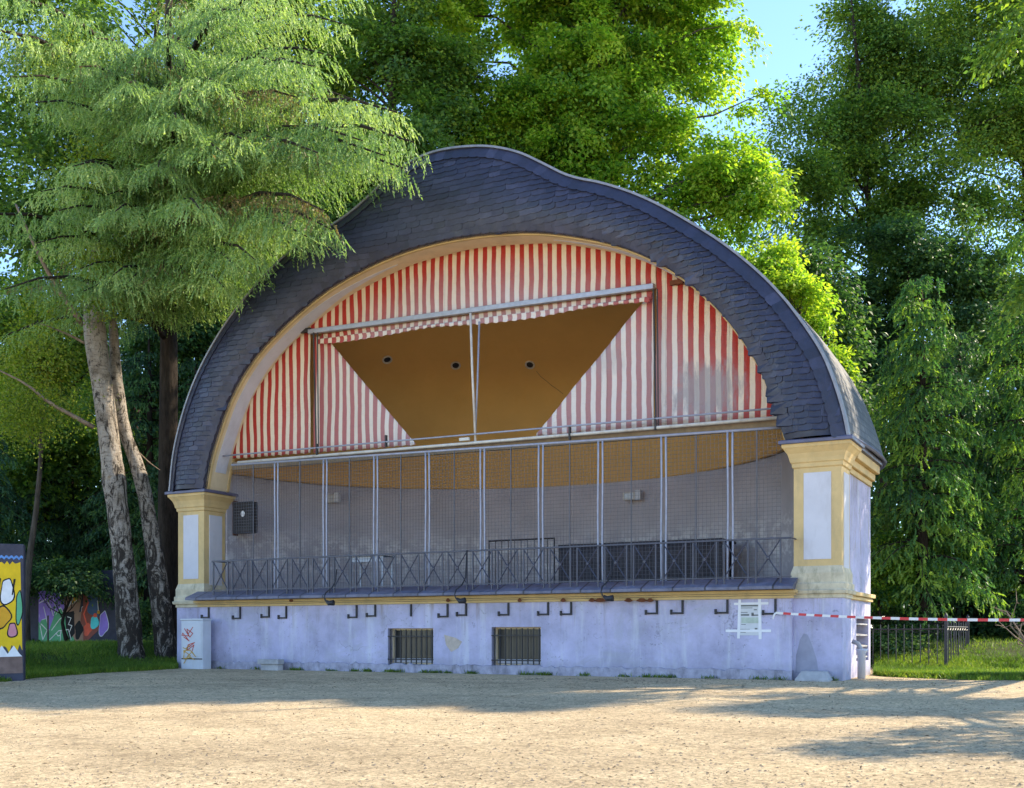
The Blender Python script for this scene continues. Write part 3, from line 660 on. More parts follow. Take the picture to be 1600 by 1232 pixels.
# ---------------------------------------------------------------- things on the stage
wall_v = lambda u: .85+ED*math.sqrt(max(0, 1-(u/EW)**2))
def on_wall(x, y):
    v = 4.0
    for _ in range(60):
        p = P(x, y, v); v = .7*v+.3*wall_v(np.clip(p[0], -EW+.05, EW-.05))
    return P(x, y, v)
for x, y, lab in ((526,781,'pale box floodlight mounted on the grey stage wall near the black vent'),(991,777,'pale box floodlight on the grey stage wall above the dark platform')):
    p = on_wall(x, y); t = thing('floodlight', tuple(p), lab, 'floodlight', 'floodlights on the stage wall')
    w, h = .26, .13; y0 = p[1]-.3
    MB().box(p[0]-w, p[0]+w, y0, y0+.16, p[2]-h, p[2]+h).build('housing', M['whitepipe'], t, bevel=.03)
    MB().box(p[0]-w+.05, p[0]+w-.16, y0-.012, y0+.01, p[2]-h+.05, p[2]+h-.04).build('lens', M['lampglass'], t, bevel=.01)
    MB().box(p[0]+w-.12, p[0]+w+.05, y0-.02, y0+.1, p[2]-h+.0, p[2]+h+.04).build('cover_flap', M['cabinet'], t, bevel=.01)
    MB().tube([(p[0], y0+.15, p[2]), (p[0], p[1]+.1, p[2]+.05)], .03, 8).build('bracket', M['black'], t)
# dark loudspeaker box at the left
a, b = P(363, 834, 1.05), P(392, 783, 1.05)
sp = thing('loudspeaker', (a[0], 1.05, a[2]), 'black slatted loudspeaker box hung at the end of the grey stage wall', 'loudspeaker')
MB().box(a[0], b[0], 1.05, 1.35, a[2], b[2]).build('cabinet', M['black'], sp, bevel=.03)
g = MB()
for k in range(12): z = a[2]+.06+(b[2]-a[2]-.12)*k/11; g.box(a[0]+.05, b[0]-.05, 1.025, 1.047, z-.012, z+.012)
g.build('grille', M['cable'], sp)
c = P(379, 803, 1.02); MB().loft([[(c[0]+r*math.cos(w), y, c[2]+r*1.2*math.sin(w)) for w in np.linspace(0, 6.28, 12, endpoint=False)] for r, y in ((.075, 1.024), (.05, 1.012))]).build('sticker', M['s_white'], sp)
MB().box(a[0]-.06, a[0]-.01, 1.1, 1.3, a[2]-.05, b[2]+.05).build('mount', M['rust'], sp)
# white-topped table
FZ = 2.02
a, b = P(541, 868, 2.6), P(600, 868, 2.6); zt_ = a[2]; u0, u1 = a[0], b[0]
tb = thing('folding_table', ((u0+u1)/2, 2.9, FZ), 'small white topped table standing on the stage behind the railing', 'table')
MB().box(u0, u1, 2.6, 3.25, zt_-.05, zt_).build('tabletop', M['s_white'], tb, bevel=.012)
for x in (u0+.08, u1-.13):
    for y in (2.66, 3.14): MB().box(x, x+.05, y, y+.05, FZ-.0, zt_-.052).build('leg', M['cabinet'], tb)
MB().box(u0+.13, u1-.13, 2.7, 2.73, zt_-.2, zt_-.055).build('apron', M['cabinet'], tb)
# dark platform + folded black rail at the back right
a, b = P(872, 846, 4.6), P(1128, 846, 4.6)
pl = thing('stage_platform', (a[0], 4.6, FZ), 'dark draped platform stored at the back of the stage under a floodlight', 'platform')
zt_ = P(980, 847, 4.6)[2]
MB().box(a[0], b[0], 4.6, 5.9, zt_-.08, zt_).build('deck', M['darkwood'], pl, bevel=.01)
g = MB(); n = 90; rws = [[(a[0]+(b[0]-a[0])*i/n, 4.63+.03*math.sin(i*1.3)*(.3+.7*j/4), zt_-.082-(zt_-.09-FZ)*j/4) for i in range(n+1)] for j in range(5)]
g.sheet(rws); g.build('skirt', M['darkwood'], pl, smooth=True, solid=.01)
for x in (a[0]+.1, b[0]-.1): MB().box(x-.03, x+.03, 5.7, 5.76, FZ, zt_-.082).build('leg', M['black'], pl)
a, b = P(764, 846, 4.2), P(866, 846, 4.2)
bf = thing('crowd_barrier', (a[0], 4.2, FZ), 'black upright bar barrier standing at the back of the stage beside dark platform', 'barrier')
zt_ = a[2]; MB().tube([(a[0], 4.2, FZ), (a[0], 4.2, zt_), (b[0], 4.2, zt_), (b[0], 4.2, FZ)], .03, 6).build('frame', M['black'], bf)
g = MB()
for k in range(1, 10): x = a[0]+(b[0]-a[0])*k/10; g.tube([(x, 4.2, FZ+.12), (x, 4.2, zt_)], .014, 5)
g.tube([(a[0], 4.2, FZ+.12), (b[0], 4.2, FZ+.12)], .02, 5); g.build('bars', M['black'], bf)

# ---------------------------------------------------------------- spot lamps on curved arms over the ledge
for (x, xt, yt, lab) in ((509, 511, 905, 'black spot lamp on curved arm hanging over ledge, nearest the white cabinet'), (713, 716, 862, 'black spot lamp on curved arm hanging over ledge between the two barred windows'), (942, 945, 892, 'black spot lamp on curved arm hanging over ledge toward the taped poster')):
    p = P(x, 938, -.78); q = P(xt, yt, -.5); u = p[0]
    t = thing('spot_lamp', (u, -.5, 2.0), lab, 'spot lamp', 'spot lamps along the ledge')
    MB().tube([(u+.1, -.46, 2.95 if xt == 716 else 2.6), (u+.07, -.47, 2.3), (u+.02, -.56, 2.12), (u-.03, -.74, 2.0), (u-.035, -.8, 1.88), (u, -.8, 1.8), (u+.05, -.79, 1.77)], .016, 6).build('arm', M['black'], t, smooth=True)
    MB().tube([(u+.02, -.79, 1.79), (u+.10, -.79, 1.73), (u+.24, -.78, 1.74)], [.03, .06, .075], 10).build('lamp_head', M['black'], t, smooth=True)

# ---------------------------------------------------------------- street things at the foot of the wall
p0, p1 = P(281, 1045, -.75), P(318, 1045, -.75); zc = P(300, 968, -.75)[2]
p0[0], p1[0] = P(283, 1045, -.7)[0], P(317, 1045, -.7)[0]
cb = thing('electrical_cabinet', ((p0[0]+p1[0])/2, -.55, 0), 'white roadside cabinet with faded red graffiti beside the bandstand corner', 'cabinet')
a, b = p0[0], p1[0]-.2
MB().box(a, b+.2, -.7, -.38, -.1, zc-.03).build('body', M['cabinet'], cb, bevel=.015)
MB().box(a-.02, b+.22, -.72, -.36, zc-.03, zc+.02).build('lid', M['cabinet'], cb, bevel=.012)
MB().box(a+.03, b+.17, -.712, -.698, .34, zc-.08).build('door', M['cabinet'], cb, bevel=.006)
MB().box(a+.02, b+.18, -.708, -.698, .26, .29).build('base_slot', M['black'], cb)
def stroke(m, pts, w, v, d=.004):
    for k in range(len(pts)-1):
        p, q = np.array(pts[k]), np.array(pts[k+1]); t = (q-p)/(np.linalg.norm(q-p)+1e-9); nn_ = np.array([-t[1], t[0]])*w/2; e = t*w*.3
        c = [p-e-nn_, q+e-nn_, q+e+nn_, p-e+nn_]; m.prism([(x, v-.0004*(k % 3), z) for x, z in c], (0, -d, 0))
g1, g2 = MB(), MB(); cw = b+.2-a
for k, (ox, oz) in enumerate(((.2, 1.0), (.42, 1.08), (.25, .62), (.45, .7), (.3, .42), (.5, .5))):
    pts = [(a+ox*cw+.3*cw*(.5*math.sin(j*1.9+k*2)+.3*rng.random()-.15)*1.2, oz-.035*j+.1*math.cos(j*2.3+k)) for j in range(6)]
    stroke((g1, g2)[k in (2, 4, 5)], pts, .022, -.714)
g1.build('graffiti', M['red'], cb); g2.build('graffiti', M['orange'], cb)
# concrete stool block left
a, b = Gd(400, 1048), Gd(435, 1048); pv = P(402, 1046, -.62); pv2 = P(434, 1046, -.62)
st = thing('concrete_block', ((pv[0]+pv2[0])/2, -.5, 0), 'small two tiered concrete step block against the lavender wall', 'block')
MB().box(pv[0], pv2[0], -.62, -.36, .16, .29).build('tread', M['concrete'], st, bevel=.012)
MB().box(pv[0]+.08, pv2[0]-.03, -.58, -.36, -.05, .158).build('support', M['concrete'], st, bevel=.012)
pv, pv2 = P(1247, 1060, -.45), P(1292, 1060, -.45)
o = MB().loft([[(pv[0]+a_, -.5+b_, z) for a_, b_ in ((0-e_, 0-e_), (pv2[0]-pv[0]+e_, 0-e_), (pv2[0]-pv[0]+e_, .46), (0-e_, .46))] for z, e_ in ((-.1, .05), (.03, .05), (.2, -.06))]).build('drain_block', M['concrete'], None, bevel=.012)
tag(o, 'low sloped concrete block below the dark arched repair patch', 'block')
# stub drain pipe at the right corner
q = PX(1340, 1040, HB+1.06)
dp = thing('drain_pipe', (HB+1.14, q[1], 0), 'short pale drain pipe with flared top at the bandstand corner', 'pipe')
px_, py_ = HB+1.14, q[1]
MB().tube([(px_, py_, -.1), (px_, py_, .55), (px_+.01, py_, .6), (px_+.01, py_, .64)], [.085, .085, .12, .125], 14).build('pipe', M['cabinet'], dp, smooth=True)
MB().tube([(px_, py_, .6), (px_-.07, py_, .75), (px_-.19, py_, .8)], [.05, .05, .05], 10).build('elbow', M['concrete'], dp, smooth=True)
# poster taped to the wall
c0, c1 = P(1155, 993, VB), P(1190, 943, VB); u0, u1, z0, z1 = c0[0], c1[0], c0[2], c1[2]
po = thing('poster', ((u0+u1)/2, VB, z0), 'printed paper notice taped to the lavender wall with crossing white tape', 'poster')
MB().box(u0, u1, VB-.008, VB-.004, z0, z1).build('sheet', M['paper'], po)
pr_ = MB(); H = z1-z0; Wd = u1-u0
for zz, xa, xb, th in ((.93, .06, .9, .05), (.86, .06, .6, .02), (.72, .08, .38, .02), (.64, .08, .45, .05), (.66, .55, .66, .1), (.63, .6, .92, .04), (.8, .66, .8, .03), (.34, .1, .3, .02), (.18, .05, .48, .035), (.2, .7, .82, .06), (.09, .06, .3, .015)):
    MB().box(u0+xa*Wd, u0+xb*Wd, VB-.0095, VB-.0085, z0+zz*H-th*H/2, z0+zz*H+th*H/2).build('print', M['ink'], po)
MB().box(u0+.05, u1-.03, VB-.0093, VB-.0084, z0+.38*H, z0+.56*H).build('print', M['inkpale'], po)
def tp(x0, y0, x1, y1, w, dv):
    a, b = P(x0, y0, VB), P(x1, y1, VB); m = MB(); a, b = a[[0, 2]], b[[0, 2]]; t = (b-a)/np.linalg.norm(b-a); nn_ = np.array([-t[1], t[0]])*w/2
    m.prism([(q[0], VB-dv, q[1]) for q in (a-nn_, b-nn_, b+nn_, a+nn_)], (0, -.001, 0)); m.build('tape_strip', M['tape'], po)
tp(1156, 937, 1154, 998, .06, .010); tp(1187, 936, 1188, 999, .065, .0101); tp(1147, 944, 1201, 943, .05, .0115); tp(1134, 986, 1205, 986, .055, .0116)
# barrier tape
A_ = P(1212, 958, VB-.1); B_ = At(1760, 967, 17.3); L_ = np.linalg.norm(B_-A_); m = MB(); N_ = 80; top, bot = [], []
for i in range(N_+1):
    t = i/N_; p = A_+(B_-A_)*t; p = p.copy(); p[2] -= .07*4*t*(1-t); tw = .35*math.sin(t*9)+.5; n_ = np.array([.25*math.sin(tw), -.25*math.cos(tw)*.3, 1]); n_ /= np.linalg.norm(n_)
    top.append(p+n_*.025); bot.append(p-n_*.025)
tpe = thing('barrier_tape', tuple(A_), 'red and white striped barrier tape strung from the wall hook past the fence', 'barrier tape')
m.sheet([bot, top]); bt = m.build('tape', M['tapestripe'], tpe, solid=.002)
MB().tube([(B_[0], B_[1], float(gz(B_[0], B_[1]))-.2), (B_[0], B_[1], B_[2]+.12)], .022, 8).build('stake', M['rust'], tpe)
kn = MB(); kn.tube([A_+[0, -.0, 0], A_+[-.03, -.02, -.05], A_+[-.05, -.03, -.13]], [.02, .022, .012], 6); kn.build('loose_end', M['s_white'], tpe)
uvl = bt.data.uv_layers.new(name='UVMap'); vi = np.zeros(len(bt.data.loops), np.int32); bt.data.loops.foreach_get('vertex_index', vi)
uvl.data.foreach_set('uv', np.c_[(vi % (N_+1))/N_*L_, (vi//(N_+1))*1.0].ravel().astype(np.float32))

# ---------------------------------------------------------------- iron fence at the right
fc = thing('iron_fence', tuple(At(1480, 1043, 28.0)), 'black wrought iron fence with pointed bars beside the bandstand side wall', 'fence')
def frun(a, b, n, h0, h1, z0):
    a, b = np.array(a), np.array(b)
    for name, hh in (('rail', h1-.14), ('rail', h0)):
        MB().tube([(a[0], a[1], z0+hh), (b[0], b[1], z0+hh)], .02, 6).build(name, M['fence'], fc)
    g = MB()
    for k in range(n+1):
        p = a+(b-a)*k/n; g.tube([(p[0], p[1], z0-.1), (p[0], p[1], z0+h1-.05), (p[0], p[1], z0+h1)], [.014, .014, .003], 5)
        if k < n:
            q = a+(b-a)*(k+.5)/n; arc = [(p[0]+(b-a)[0]/n*t, p[1]+(b-a)[1]/n*t, z0+h1-.14-.09*math.sin(math.pi*t)) for t in np.linspace(0, 1, 7)]; g.tube(arc, .008, 4)
    g.build('bars', M['fence'], fc)
    return a, b
fa, fb, fd = At(1364, 1045, 30.2), At(1478, 1045, 28.0), At(1512, 1040, 30.5)
fe = At(1425, 1030, 34.0)
frun(fa, fb, 9, .12, 1.2, 0.02); frun(fb, fd, 9, .12, 1.24, 0.04); frun(fd, fe, 14, .12, 1.3, 0.1)
for p in (fb, fd):
    MB().box(p[0]-.04, p[0]+.04, p[1]-.04, p[1]+.04, -.1, 1.42).tube([(p[0], p[1], 1.42), (p[0], p[1], 1.5)], [.05, .01], 8).build('post', M['fence'], fc, bevel=.008)
w0, w1 = At(1370, 1030, 31.2), At(1500, 1042, 29.6)
m = MB(); d_ = (w1-w0); d_[2] = 0; d_ /= np.linalg.norm(d_); nv_ = np.array([-d_[1], d_[0], 0])*.25
m.loft([[tuple(np.array([p[0], p[1], 0])+k*nv_+UP*z) for k, z in ((0, -.1), (1, -.1), (1, hh), (0, hh))] for p, hh in ((w0, .36), (w1, .16))]); o = m.build('retaining_kerb', M['concrete'], None, bevel=.02)
tag(o, 'low sloping concrete kerb behind the iron fence bars', 'kerb')

# ---------------------------------------------------------------- left mural wall (near) : abstract yellow painting
def frame(p0, p1):
    e = p1-p0; e[2] = 0; L = np.linalg.norm(e); e /= L; nrm = np.array([e[1], -e[0], 0]); return p0, e, nrm, L
mwA, mwB = At(-150, 1060, 24.6), At(37, 1056, 25.4)
p0, e1, nm, L1 = frame(mwA.copy(), mwB.copy()); zb0 = -.35; zt0 = At(20, 850, 25.3)[2]
mw = thing('mural_wall', (mwB[0], mwB[1], 0), 'dark concrete wall end painted with a bright yellow mural under blue wavy line', 'wall')
def wl(s, z, o=0.0): q = p0+e1*s+nm*o; return (q[0], q[1], z)
m = MB(); back = -nm*.45
m.loft([[wl(0, z), wl(L1, z), tuple(np.array(wl(L1, z))+back), tuple(np.array(wl(0, z))+back)] for z in (zb0, zt0)]); m.build('wall_body', M['darkwall'], mw, bevel=.015)
def sx(x): return (At(x, 990, 25.4)-p0) @ e1
def sz(y): return EYE+(990-y)/F*25.35
def mural(name, mat, pix, o):
    q = [wl(sx(x), sz(y), o) for x, y in pix]; MB().prism(q, nm*.003).build(name, mat, mw)
wav = [(x, 880+3*math.sin(x*.9)) for x in range(-140, 36, 4)]
low = [(x, 1014+7*math.sin(x*.55)) for x in range(35, -141, -4)]
mural('painted_field', M['s_yellow'], wav+low, .003)
mural('painted_band', M['brownwall'], [(-140,1024),(35,1026),(36,1052),(-140,1056)], .003)
zig = [(x, 1014+(8 if k % 2 else -5)) for k, x in enumerate(range(-140, 36, 9))]
mural('painted_zigzag', M['s_white'], zig+[(35,1026),(-140,1030)], .007)
wb = [(x, 872-4*abs(math.sin(x*.42))) for x in range(-140, 37, 2)]; mural('painted_wave', M['s_blue'], wb+[(x, y+4) for x, y in wb[::-1]], .007)
def blob(cx, cy, rx, ry, w=.18, n=22, ph=0): return [(cx+rx*(1+w*math.sin(3*t+ph))*math.cos(t), cy+ry*(1+w*math.cos(2*t+ph))*math.sin(t)) for t in np.linspace(0, 2*math.pi, n, endpoint=False)]
for cx, cy, rx, ry, mt, ph in ((12,925,9,22,'s_white',.5),(4,965,12,15,'s_amber',2),(-30,930,14,24,'s_amber',1),(20,985,6,12,'s_pink',.2),(-60,960,16,26,'s_white',3),(30,950,4,26,'s_green',1.2)):
    mural('painted_shape', M['s_black'], blob(cx, cy, rx+1.8, ry+2.4, .18, 22, ph), .007); mural('painted_shape', M[mt], blob(cx, cy, rx, ry, .18, 22, ph), .011)
for k in range(6):
    x = -90+k*22; mural('painted_stroke', M['s_black'], [(x, 890+k*3), (x+2, 890+k*3), (x+5, 905), (x+1, 930), (x-1, 930), (x+2, 905)], .0145)
# ---------------------------------------------------------------- far graffiti wall
gA, gB = At(30, 1005, 41.0), At(196, 1005, 39.0)
p0, e1, nm, L1 = frame(gA.copy(), gB.copy()); zg = .2
gw = thing('graffiti_wall', tuple((gA+gB)/2), 'low wall far behind the birches covered in purple, green and red graffiti', 'wall')
ztg = EYE+(990-893)/F*40
m = MB(); m.loft([[wl(0, z), wl(L1, z), tuple(np.array(wl(L1, z))-nm*.3), tuple(np.array(wl(0, z))-nm*.3)] for z in (-.2, ztg)]); m.build('wall_body', M['darkwall'], gw)
def sx(x): return (At(x, 990, 40.0)-p0) @ e1
def sz(y): return EYE+(990-y)/F*40.0
def graf(mat, pix, o, name='graffiti'):
    q = [wl(sx(x), sz(y), o) for x, y in pix]; MB().prism(q, nm*.003).build(name, M[mat], gw)
def gstroke(mat, pix, w, o):
    m = MB()
    for k in range(len(pix)-1):
        a, b = np.array(pix[k], float), np.array(pix[k+1], float); t = (b-a)/np.linalg.norm(b-a); q = np.array([-t[1], t[0]])*w/2; e = t*w*.3
        m.prism([wl(sx(x), sz(y), o+.0006*(k % 3)) for x, y in (a-e-q, b+e-q, b+e+q, a-e+q)], nm*.003)
    m.build('graffiti_outline', M[mat], gw)
graf('s_green', [(38,972),(60,966),(120,974),(122,1004),(38,1004)], .0035)
graf('s_purple', [(38,925),(60,915),(92,922),(96,950),(74,975),(38,975)], .0032)
graf('s_brown', [(92,915),(124,908),(136,930),(128,960),(98,956)], .0034)
for cx, cy, rx, ry, mt, ph in ((50,955,9,16,'s_purple',.3),(66,950,8,18,'s_purple',1.4),(86,972,10,18,'s_green',2.2),(102,976,9,15,'s_green',.8),(116,934,8,10,'s_amber',1),(128,985,9,13,'s_black',2),(140,962,7,18,'s_maroon',.4),(156,945,9,14,'s_navy',1.1),(182,975,9,20,'s_purple',.9)):
    graf('s_white', blob(cx, cy, rx+1.1, ry+1.3, .25, 20, ph), .0045, 'graffiti_outline'); graf(mt, blob(cx, cy, rx, ry, .25, 20, ph), .0075)
graf('s_green', [(40,960),(60,950),(100,962),(112,985),(108,1003),(40,1003)], .004)
graf('s_purple', [(40,945),(48,938),(62,940),(70,955),(60,968),(50,962),(40,975)], .008)
graf('s_purple', [(58,930),(70,938),(74,962),(62,985),(54,965)], .009)
graf('s_green', [(68,962),(96,960),(104,990),(84,985),(66,996)], .008)
graf('s_black', [(98,958),(118,955),(120,990),(108,1000),(100,980)], .010)
graf('s_brown', [(118,960),(138,955),(140,1003),(122,1004),(112,990)], .007)
graf('s_maroon', [(138,925),(152,918),(172,922),(172,985),(150,1000),(138,1003)], .007)
graf('s_navy', [(148,930),(170,925),(172,965),(152,960)], .010)
graf('s_teal', blob(163, 973, 9, 11, .15, 18, 1), .014); graf('s_red', blob(148, 984, 9, 9, .25, 18, 2), .013); graf('s_red', blob(165, 962, 4, 4, .2, 12, 0), .018); graf('s_amber', blob(172, 957, 3, 4, .2, 12, 0), .018)
gstroke('s_white', [(44,975),(58,985),(48,1000),(42,978)], 1.6, .014); gstroke('s_white', [(40,942),(56,936),(66,948),(72,962)], 1.6, .014); gstroke('s_white', [(62,985),(54,960),(50,948)], 1.4, .014)
gstroke('s_white', [(68,985),(86,968),(98,962)], 1.5, .014); gstroke('s_white', [(64,1000),(84,986),(106,984),(112,1000)], 1.4, .014); gstroke('s_white', [(88,985),(88,1002)], 1.3, .014)
gstroke('s_white', [(104,964),(112,966),(106,976),(114,978),(108,988)], 1.4, .018); gstroke('s_white', [(60,938),(70,928),(64,922)], 1.5, .014); gstroke('s_white', [(108,930),(116,936),(106,948)], 2.2, .014)
gstroke('s_red', [(150,942),(140,960),(146,975)], 3, .014); gstroke('s_white', [(170,940),(172,955)], 1.4, .018)
pp = At(75, 1010, 36.5); o = MB().tube([(pp[0], pp[1], .2), (pp[0], pp[1], EYE+(990-962)/F*36.5)], .03, 8).build('thin_post', M['black'], None); tag(o, 'thin black post standing in grass before the graffiti wall', 'post')

# ================================================================ GROUND
m = MB(); xs_ = np.r_[-160, -80, np.arange(-40, 41, 2), 80, 160]; ys_ = np.r_[-160, -80, np.arange(-40, -3, 2), -2.5, -1, 0, 4, 10, 20, 40, 80, 200]
m.sheet([[(x, y, float(gz(x, y))) for x in xs_] for y in ys_]); g = m.build('ground', M['gravel'], None, smooth=True); tag(g, kind='structure')
# grass banks: columns of photo pixels x, depth from the edge outwards
def bank(name, edge, lag, rise, ramp, far):
    rows = []; ks = np.r_[np.linspace(0, 1.2, 7), np.linspace(1.6, 6, 12), np.linspace(8, far, 10)]
    for x, y in edge:
        g0 = Gd(x, y); y0 = (g0-CAM) @ FW; rw = []
        for k in ks:
            p = CAM+ray(x, 990)*(y0+k); t = np.clip((k-lag)/ramp, 0, 1); t = t*t*(3-2*t)
            z = float(gz(p[0], p[1]))+.012+rise*t+.03*math.sin(x*.13+k*2)*t
            rw.append((p[0], p[1], z))
        rows.append(rw)
    m = MB(); m.sheet(rows); o = m.build(name, M['soil'], None, smooth=True); tag(o, kind='structure'); return np.array(rows)
lb = bank('grass_bank', [(-500,1085),(-200,1080),(-60,1070),(20,1064),(60,1059),(110,1055),(160,1051),(200,1049),(240,1047),(278,1045)], 0, .62, 5, 60)
rb = bank('lawn', [(1366,1056),(1400,1058),(1450,1060),(1500,1062),(1540,1062),(1600,1063),(1750,1066),(2100,1075)], 3.6, .85, 6.0, 60)
# grass blades
def leaf_mesh(name, c, d, nrm, ln, wd, tint, mat, parent=None):
    c = np.asarray(c, float); N = len(c); d = d/(np.linalg.norm(d, axis=1, keepdims=True)+1e-9)
    s = np.cross(d, nrm); s /= np.linalg.norm(s, axis=1, keepdims=True)+1e-9; up = np.cross(s, d)
    ln = np.broadcast_to(ln, (N,))[:, None]; wd = np.broadcast_to(wd, (N,))[:, None]
    off = OFF.get(parent.name, np.zeros(3)) if parent is not None else np.zeros(3)
    v = np.empty((N, 4, 3)); v[:, 0] = c-d*ln*.5; v[:, 1] = c-d*ln*.06+s*wd*.5+up*wd*.12; v[:, 2] = c+d*ln*.5-up*ln*.12; v[:, 3] = c-d*ln*.06-s*wd*.5+up*wd*.12
    v = (v.reshape(-1, 3)-off).astype(np.float32)
    me = bpy.data.meshes.new(name); me.vertices.add(4*N); me.vertices.foreach_set('co', v.ravel())
    me.loops.add(4*N); me.loops.foreach_set('vertex_index', np.arange(4*N, dtype=np.int32))
    me.polygons.add(N); me.polygons.foreach_set('loop_start', np.arange(0, 4*N, 4, dtype=np.int32))
    me.update(calc_edges=True); me.materials.append(mat)
    a = me.attributes.new('tint', 'FLOAT', 'POINT'); a.data.foreach_set('value', np.repeat(np.clip(tint, 0, 1), 4).astype(np.float32))
    o = bpy.data.objects.new(name, me); COL.objects.link(o)
    if parent is not None: o.parent = parent; OFF[o.name] = off
    return o
cs_, ds_, tn_, ls_ = [], [], [], []
for B, n, i0, i1, kmax in ((lb, 52000, 1.0, 9, 20), (rb, 70000, 0, 6.6, 20)):
    i = i0+(i1-i0)*rng.random(n); k = kmax*rng.random(n)**1.6; ii = np.minimum(i.astype(int), B.shape[0]-2); kk = np.minimum(k.astype(int), B.shape[1]-2); fi, fk = (i-ii)[:, None], (k-kk)[:, None]
    p = (B[ii, kk]*(1-fi)+B[ii+1, kk]*fi)*(1-fk)+(B[ii, kk+1]*(1-fi)+B[ii+1, kk+1]*fi)*fk
    keep = np.sin(p[:, 0]*1.9+1.3*np.sin(p[:, 1]*1.4))+np.sin(p[:, 1]*2.3+p[:, 0]*.7)+rng.normal(0, .5, n) > -1.65; p = p[keep]; n = len(p)
    l = .05+.11*rng.random(n)**2; dd = np.c_[rng.normal(0, .45, n), rng.normal(0, .45, n), np.ones(n)]
    tn_.append(.45+.22*np.sin(p[:, 0]*1.3+1.7*np.sin(p[:, 1]*.9))+rng.normal(0, .2, n)); cs_.append(p+np.c_[np.zeros((n, 2)), l*.45]); ds_.append(dd); ls_.append(l*1.3)
for B, n, i0, i1 in ((lb, 2600, 2.0, 9), (rb, 2600, 0, 5)):      # ragged edge: tufts straying onto the gravel
    cl = i0+(i1-i0)*rng.random(60); i = np.clip(cl[rng.integers(0, 60, n)]+rng.normal(0, .12, n), i0, i1-.001); ii = np.minimum(i.astype(int), B.shape[0]-2); fi = (i-ii)[:, None]
    p = B[ii, 0]*(1-fi)+B[ii+1, 0]*fi-FW*(np.abs(rng.normal(0, .22, n)))[:, None]; p[:, 2] = gz(p[:, 0], p[:, 1])
    l = .04+.10*rng.random(n)**2; cs_.append(p+np.c_[np.zeros((n, 2)), l*.45]); ds_.append(np.c_[rng.normal(0, .5, n), rng.normal(0, .5, n), np.ones(n)]); ls_.append(l*1.3); tn_.append(rng.normal(.5, .25, n))
n = 1500; cl = rng.uniform(-8.1, 9.2, 34); u_ = cl[rng.integers(0, 34, n)]+rng.normal(0, .09, n); vv = np.where(u_ < HB, VB-.05, -.05)-np.abs(rng.normal(0, .06, n))    # weeds along the foot of the wall
l = .03+.09*rng.random(n)**2; cs_.append(np.c_[u_, vv, l*.45]); ds_.append(np.c_[rng.normal(0, .6, n), rng.normal(0, .5, n), np.ones(n)]); ls_.append(l*1.3); tn_.append(rng.normal(.4, .25, n))
cs_ = np.vstack(cs_); ds_ = np.vstack(ds_); N_ = len(cs_)
g = leaf_mesh('grass', cs_, ds_, rng.normal(size=(N_, 3)), np.concatenate(ls_), .018, np.concatenate(tn_), M['grass']); tag(g, 'short green grass on the banks either side of the bandstand', 'grass', kind='stuff')
# loose stones and leaf litter on the gravel
n = 9000; x = rng.uniform(-100, 1700, n); y = 1035+200*rng.random(n)**1.3; y = np.maximum(y, 1062)
m_ = MB(); pos = np.array([Gd(a, b) for a, b in zip(x, y)]); sz_ = .006+.016*rng.random(n)**3
ks = np.array([[1,0,0],[0,1,0],[-1,0,0],[0,-1,0],[0,0,.7]]); vs = (pos[:, None]+ks[None]*sz_[:, None, None]*rng.uniform(.6, 1.3, (n, 5, 1)))
m_.v = [tuple(p) for p in vs.reshape(-1, 3)]; m_.f = [f for i in range(n) for f in ((5*i, 5*i+1, 5*i+4), (5*i+1, 5*i+2, 5*i+4), (5*i+2, 5*i+3, 5*i+4), (5*i+3, 5*i, 5*i+4))]
g = m_.build('loose_gravel', paint('loose_stone', (.3, .24, .17), .9, .5, .1, 20), None); tag(g, 'loose stones scattered on the sandy forecourt', 'gravel', kind='stuff')
n = 1500; x = rng.uniform(-100, 1700, n); y = np.where(rng.random(n) < .55, 1061+16*rng.random(n)**2, 1060+170*rng.random(n)**1.5); pos = np.array([Gd(a, b) for a, b in zip(x, y)])+[0, 0, .008]; pos[:, 1] = np.where((np.abs(pos[:, 0]) < 9.3) & (pos[:, 1] > -.25), -.3, pos[:, 1])
g = leaf_mesh('leaf_litter', pos, rng.normal(size=(n, 3))*[1, 1, .15], np.c_[rng.normal(0, .3, n), rng.normal(0, .3, n), np.ones(n)], (.03+.05*rng.random(n)), .018, rng.random(n), leafmat('dead_leaf', [(0, (.05, .03, .015)), (1, (.16, .1, .04))], .1)); tag(g, 'dry leaves and twigs scattered on the sandy forecourt', 'leaves', kind='stuff')

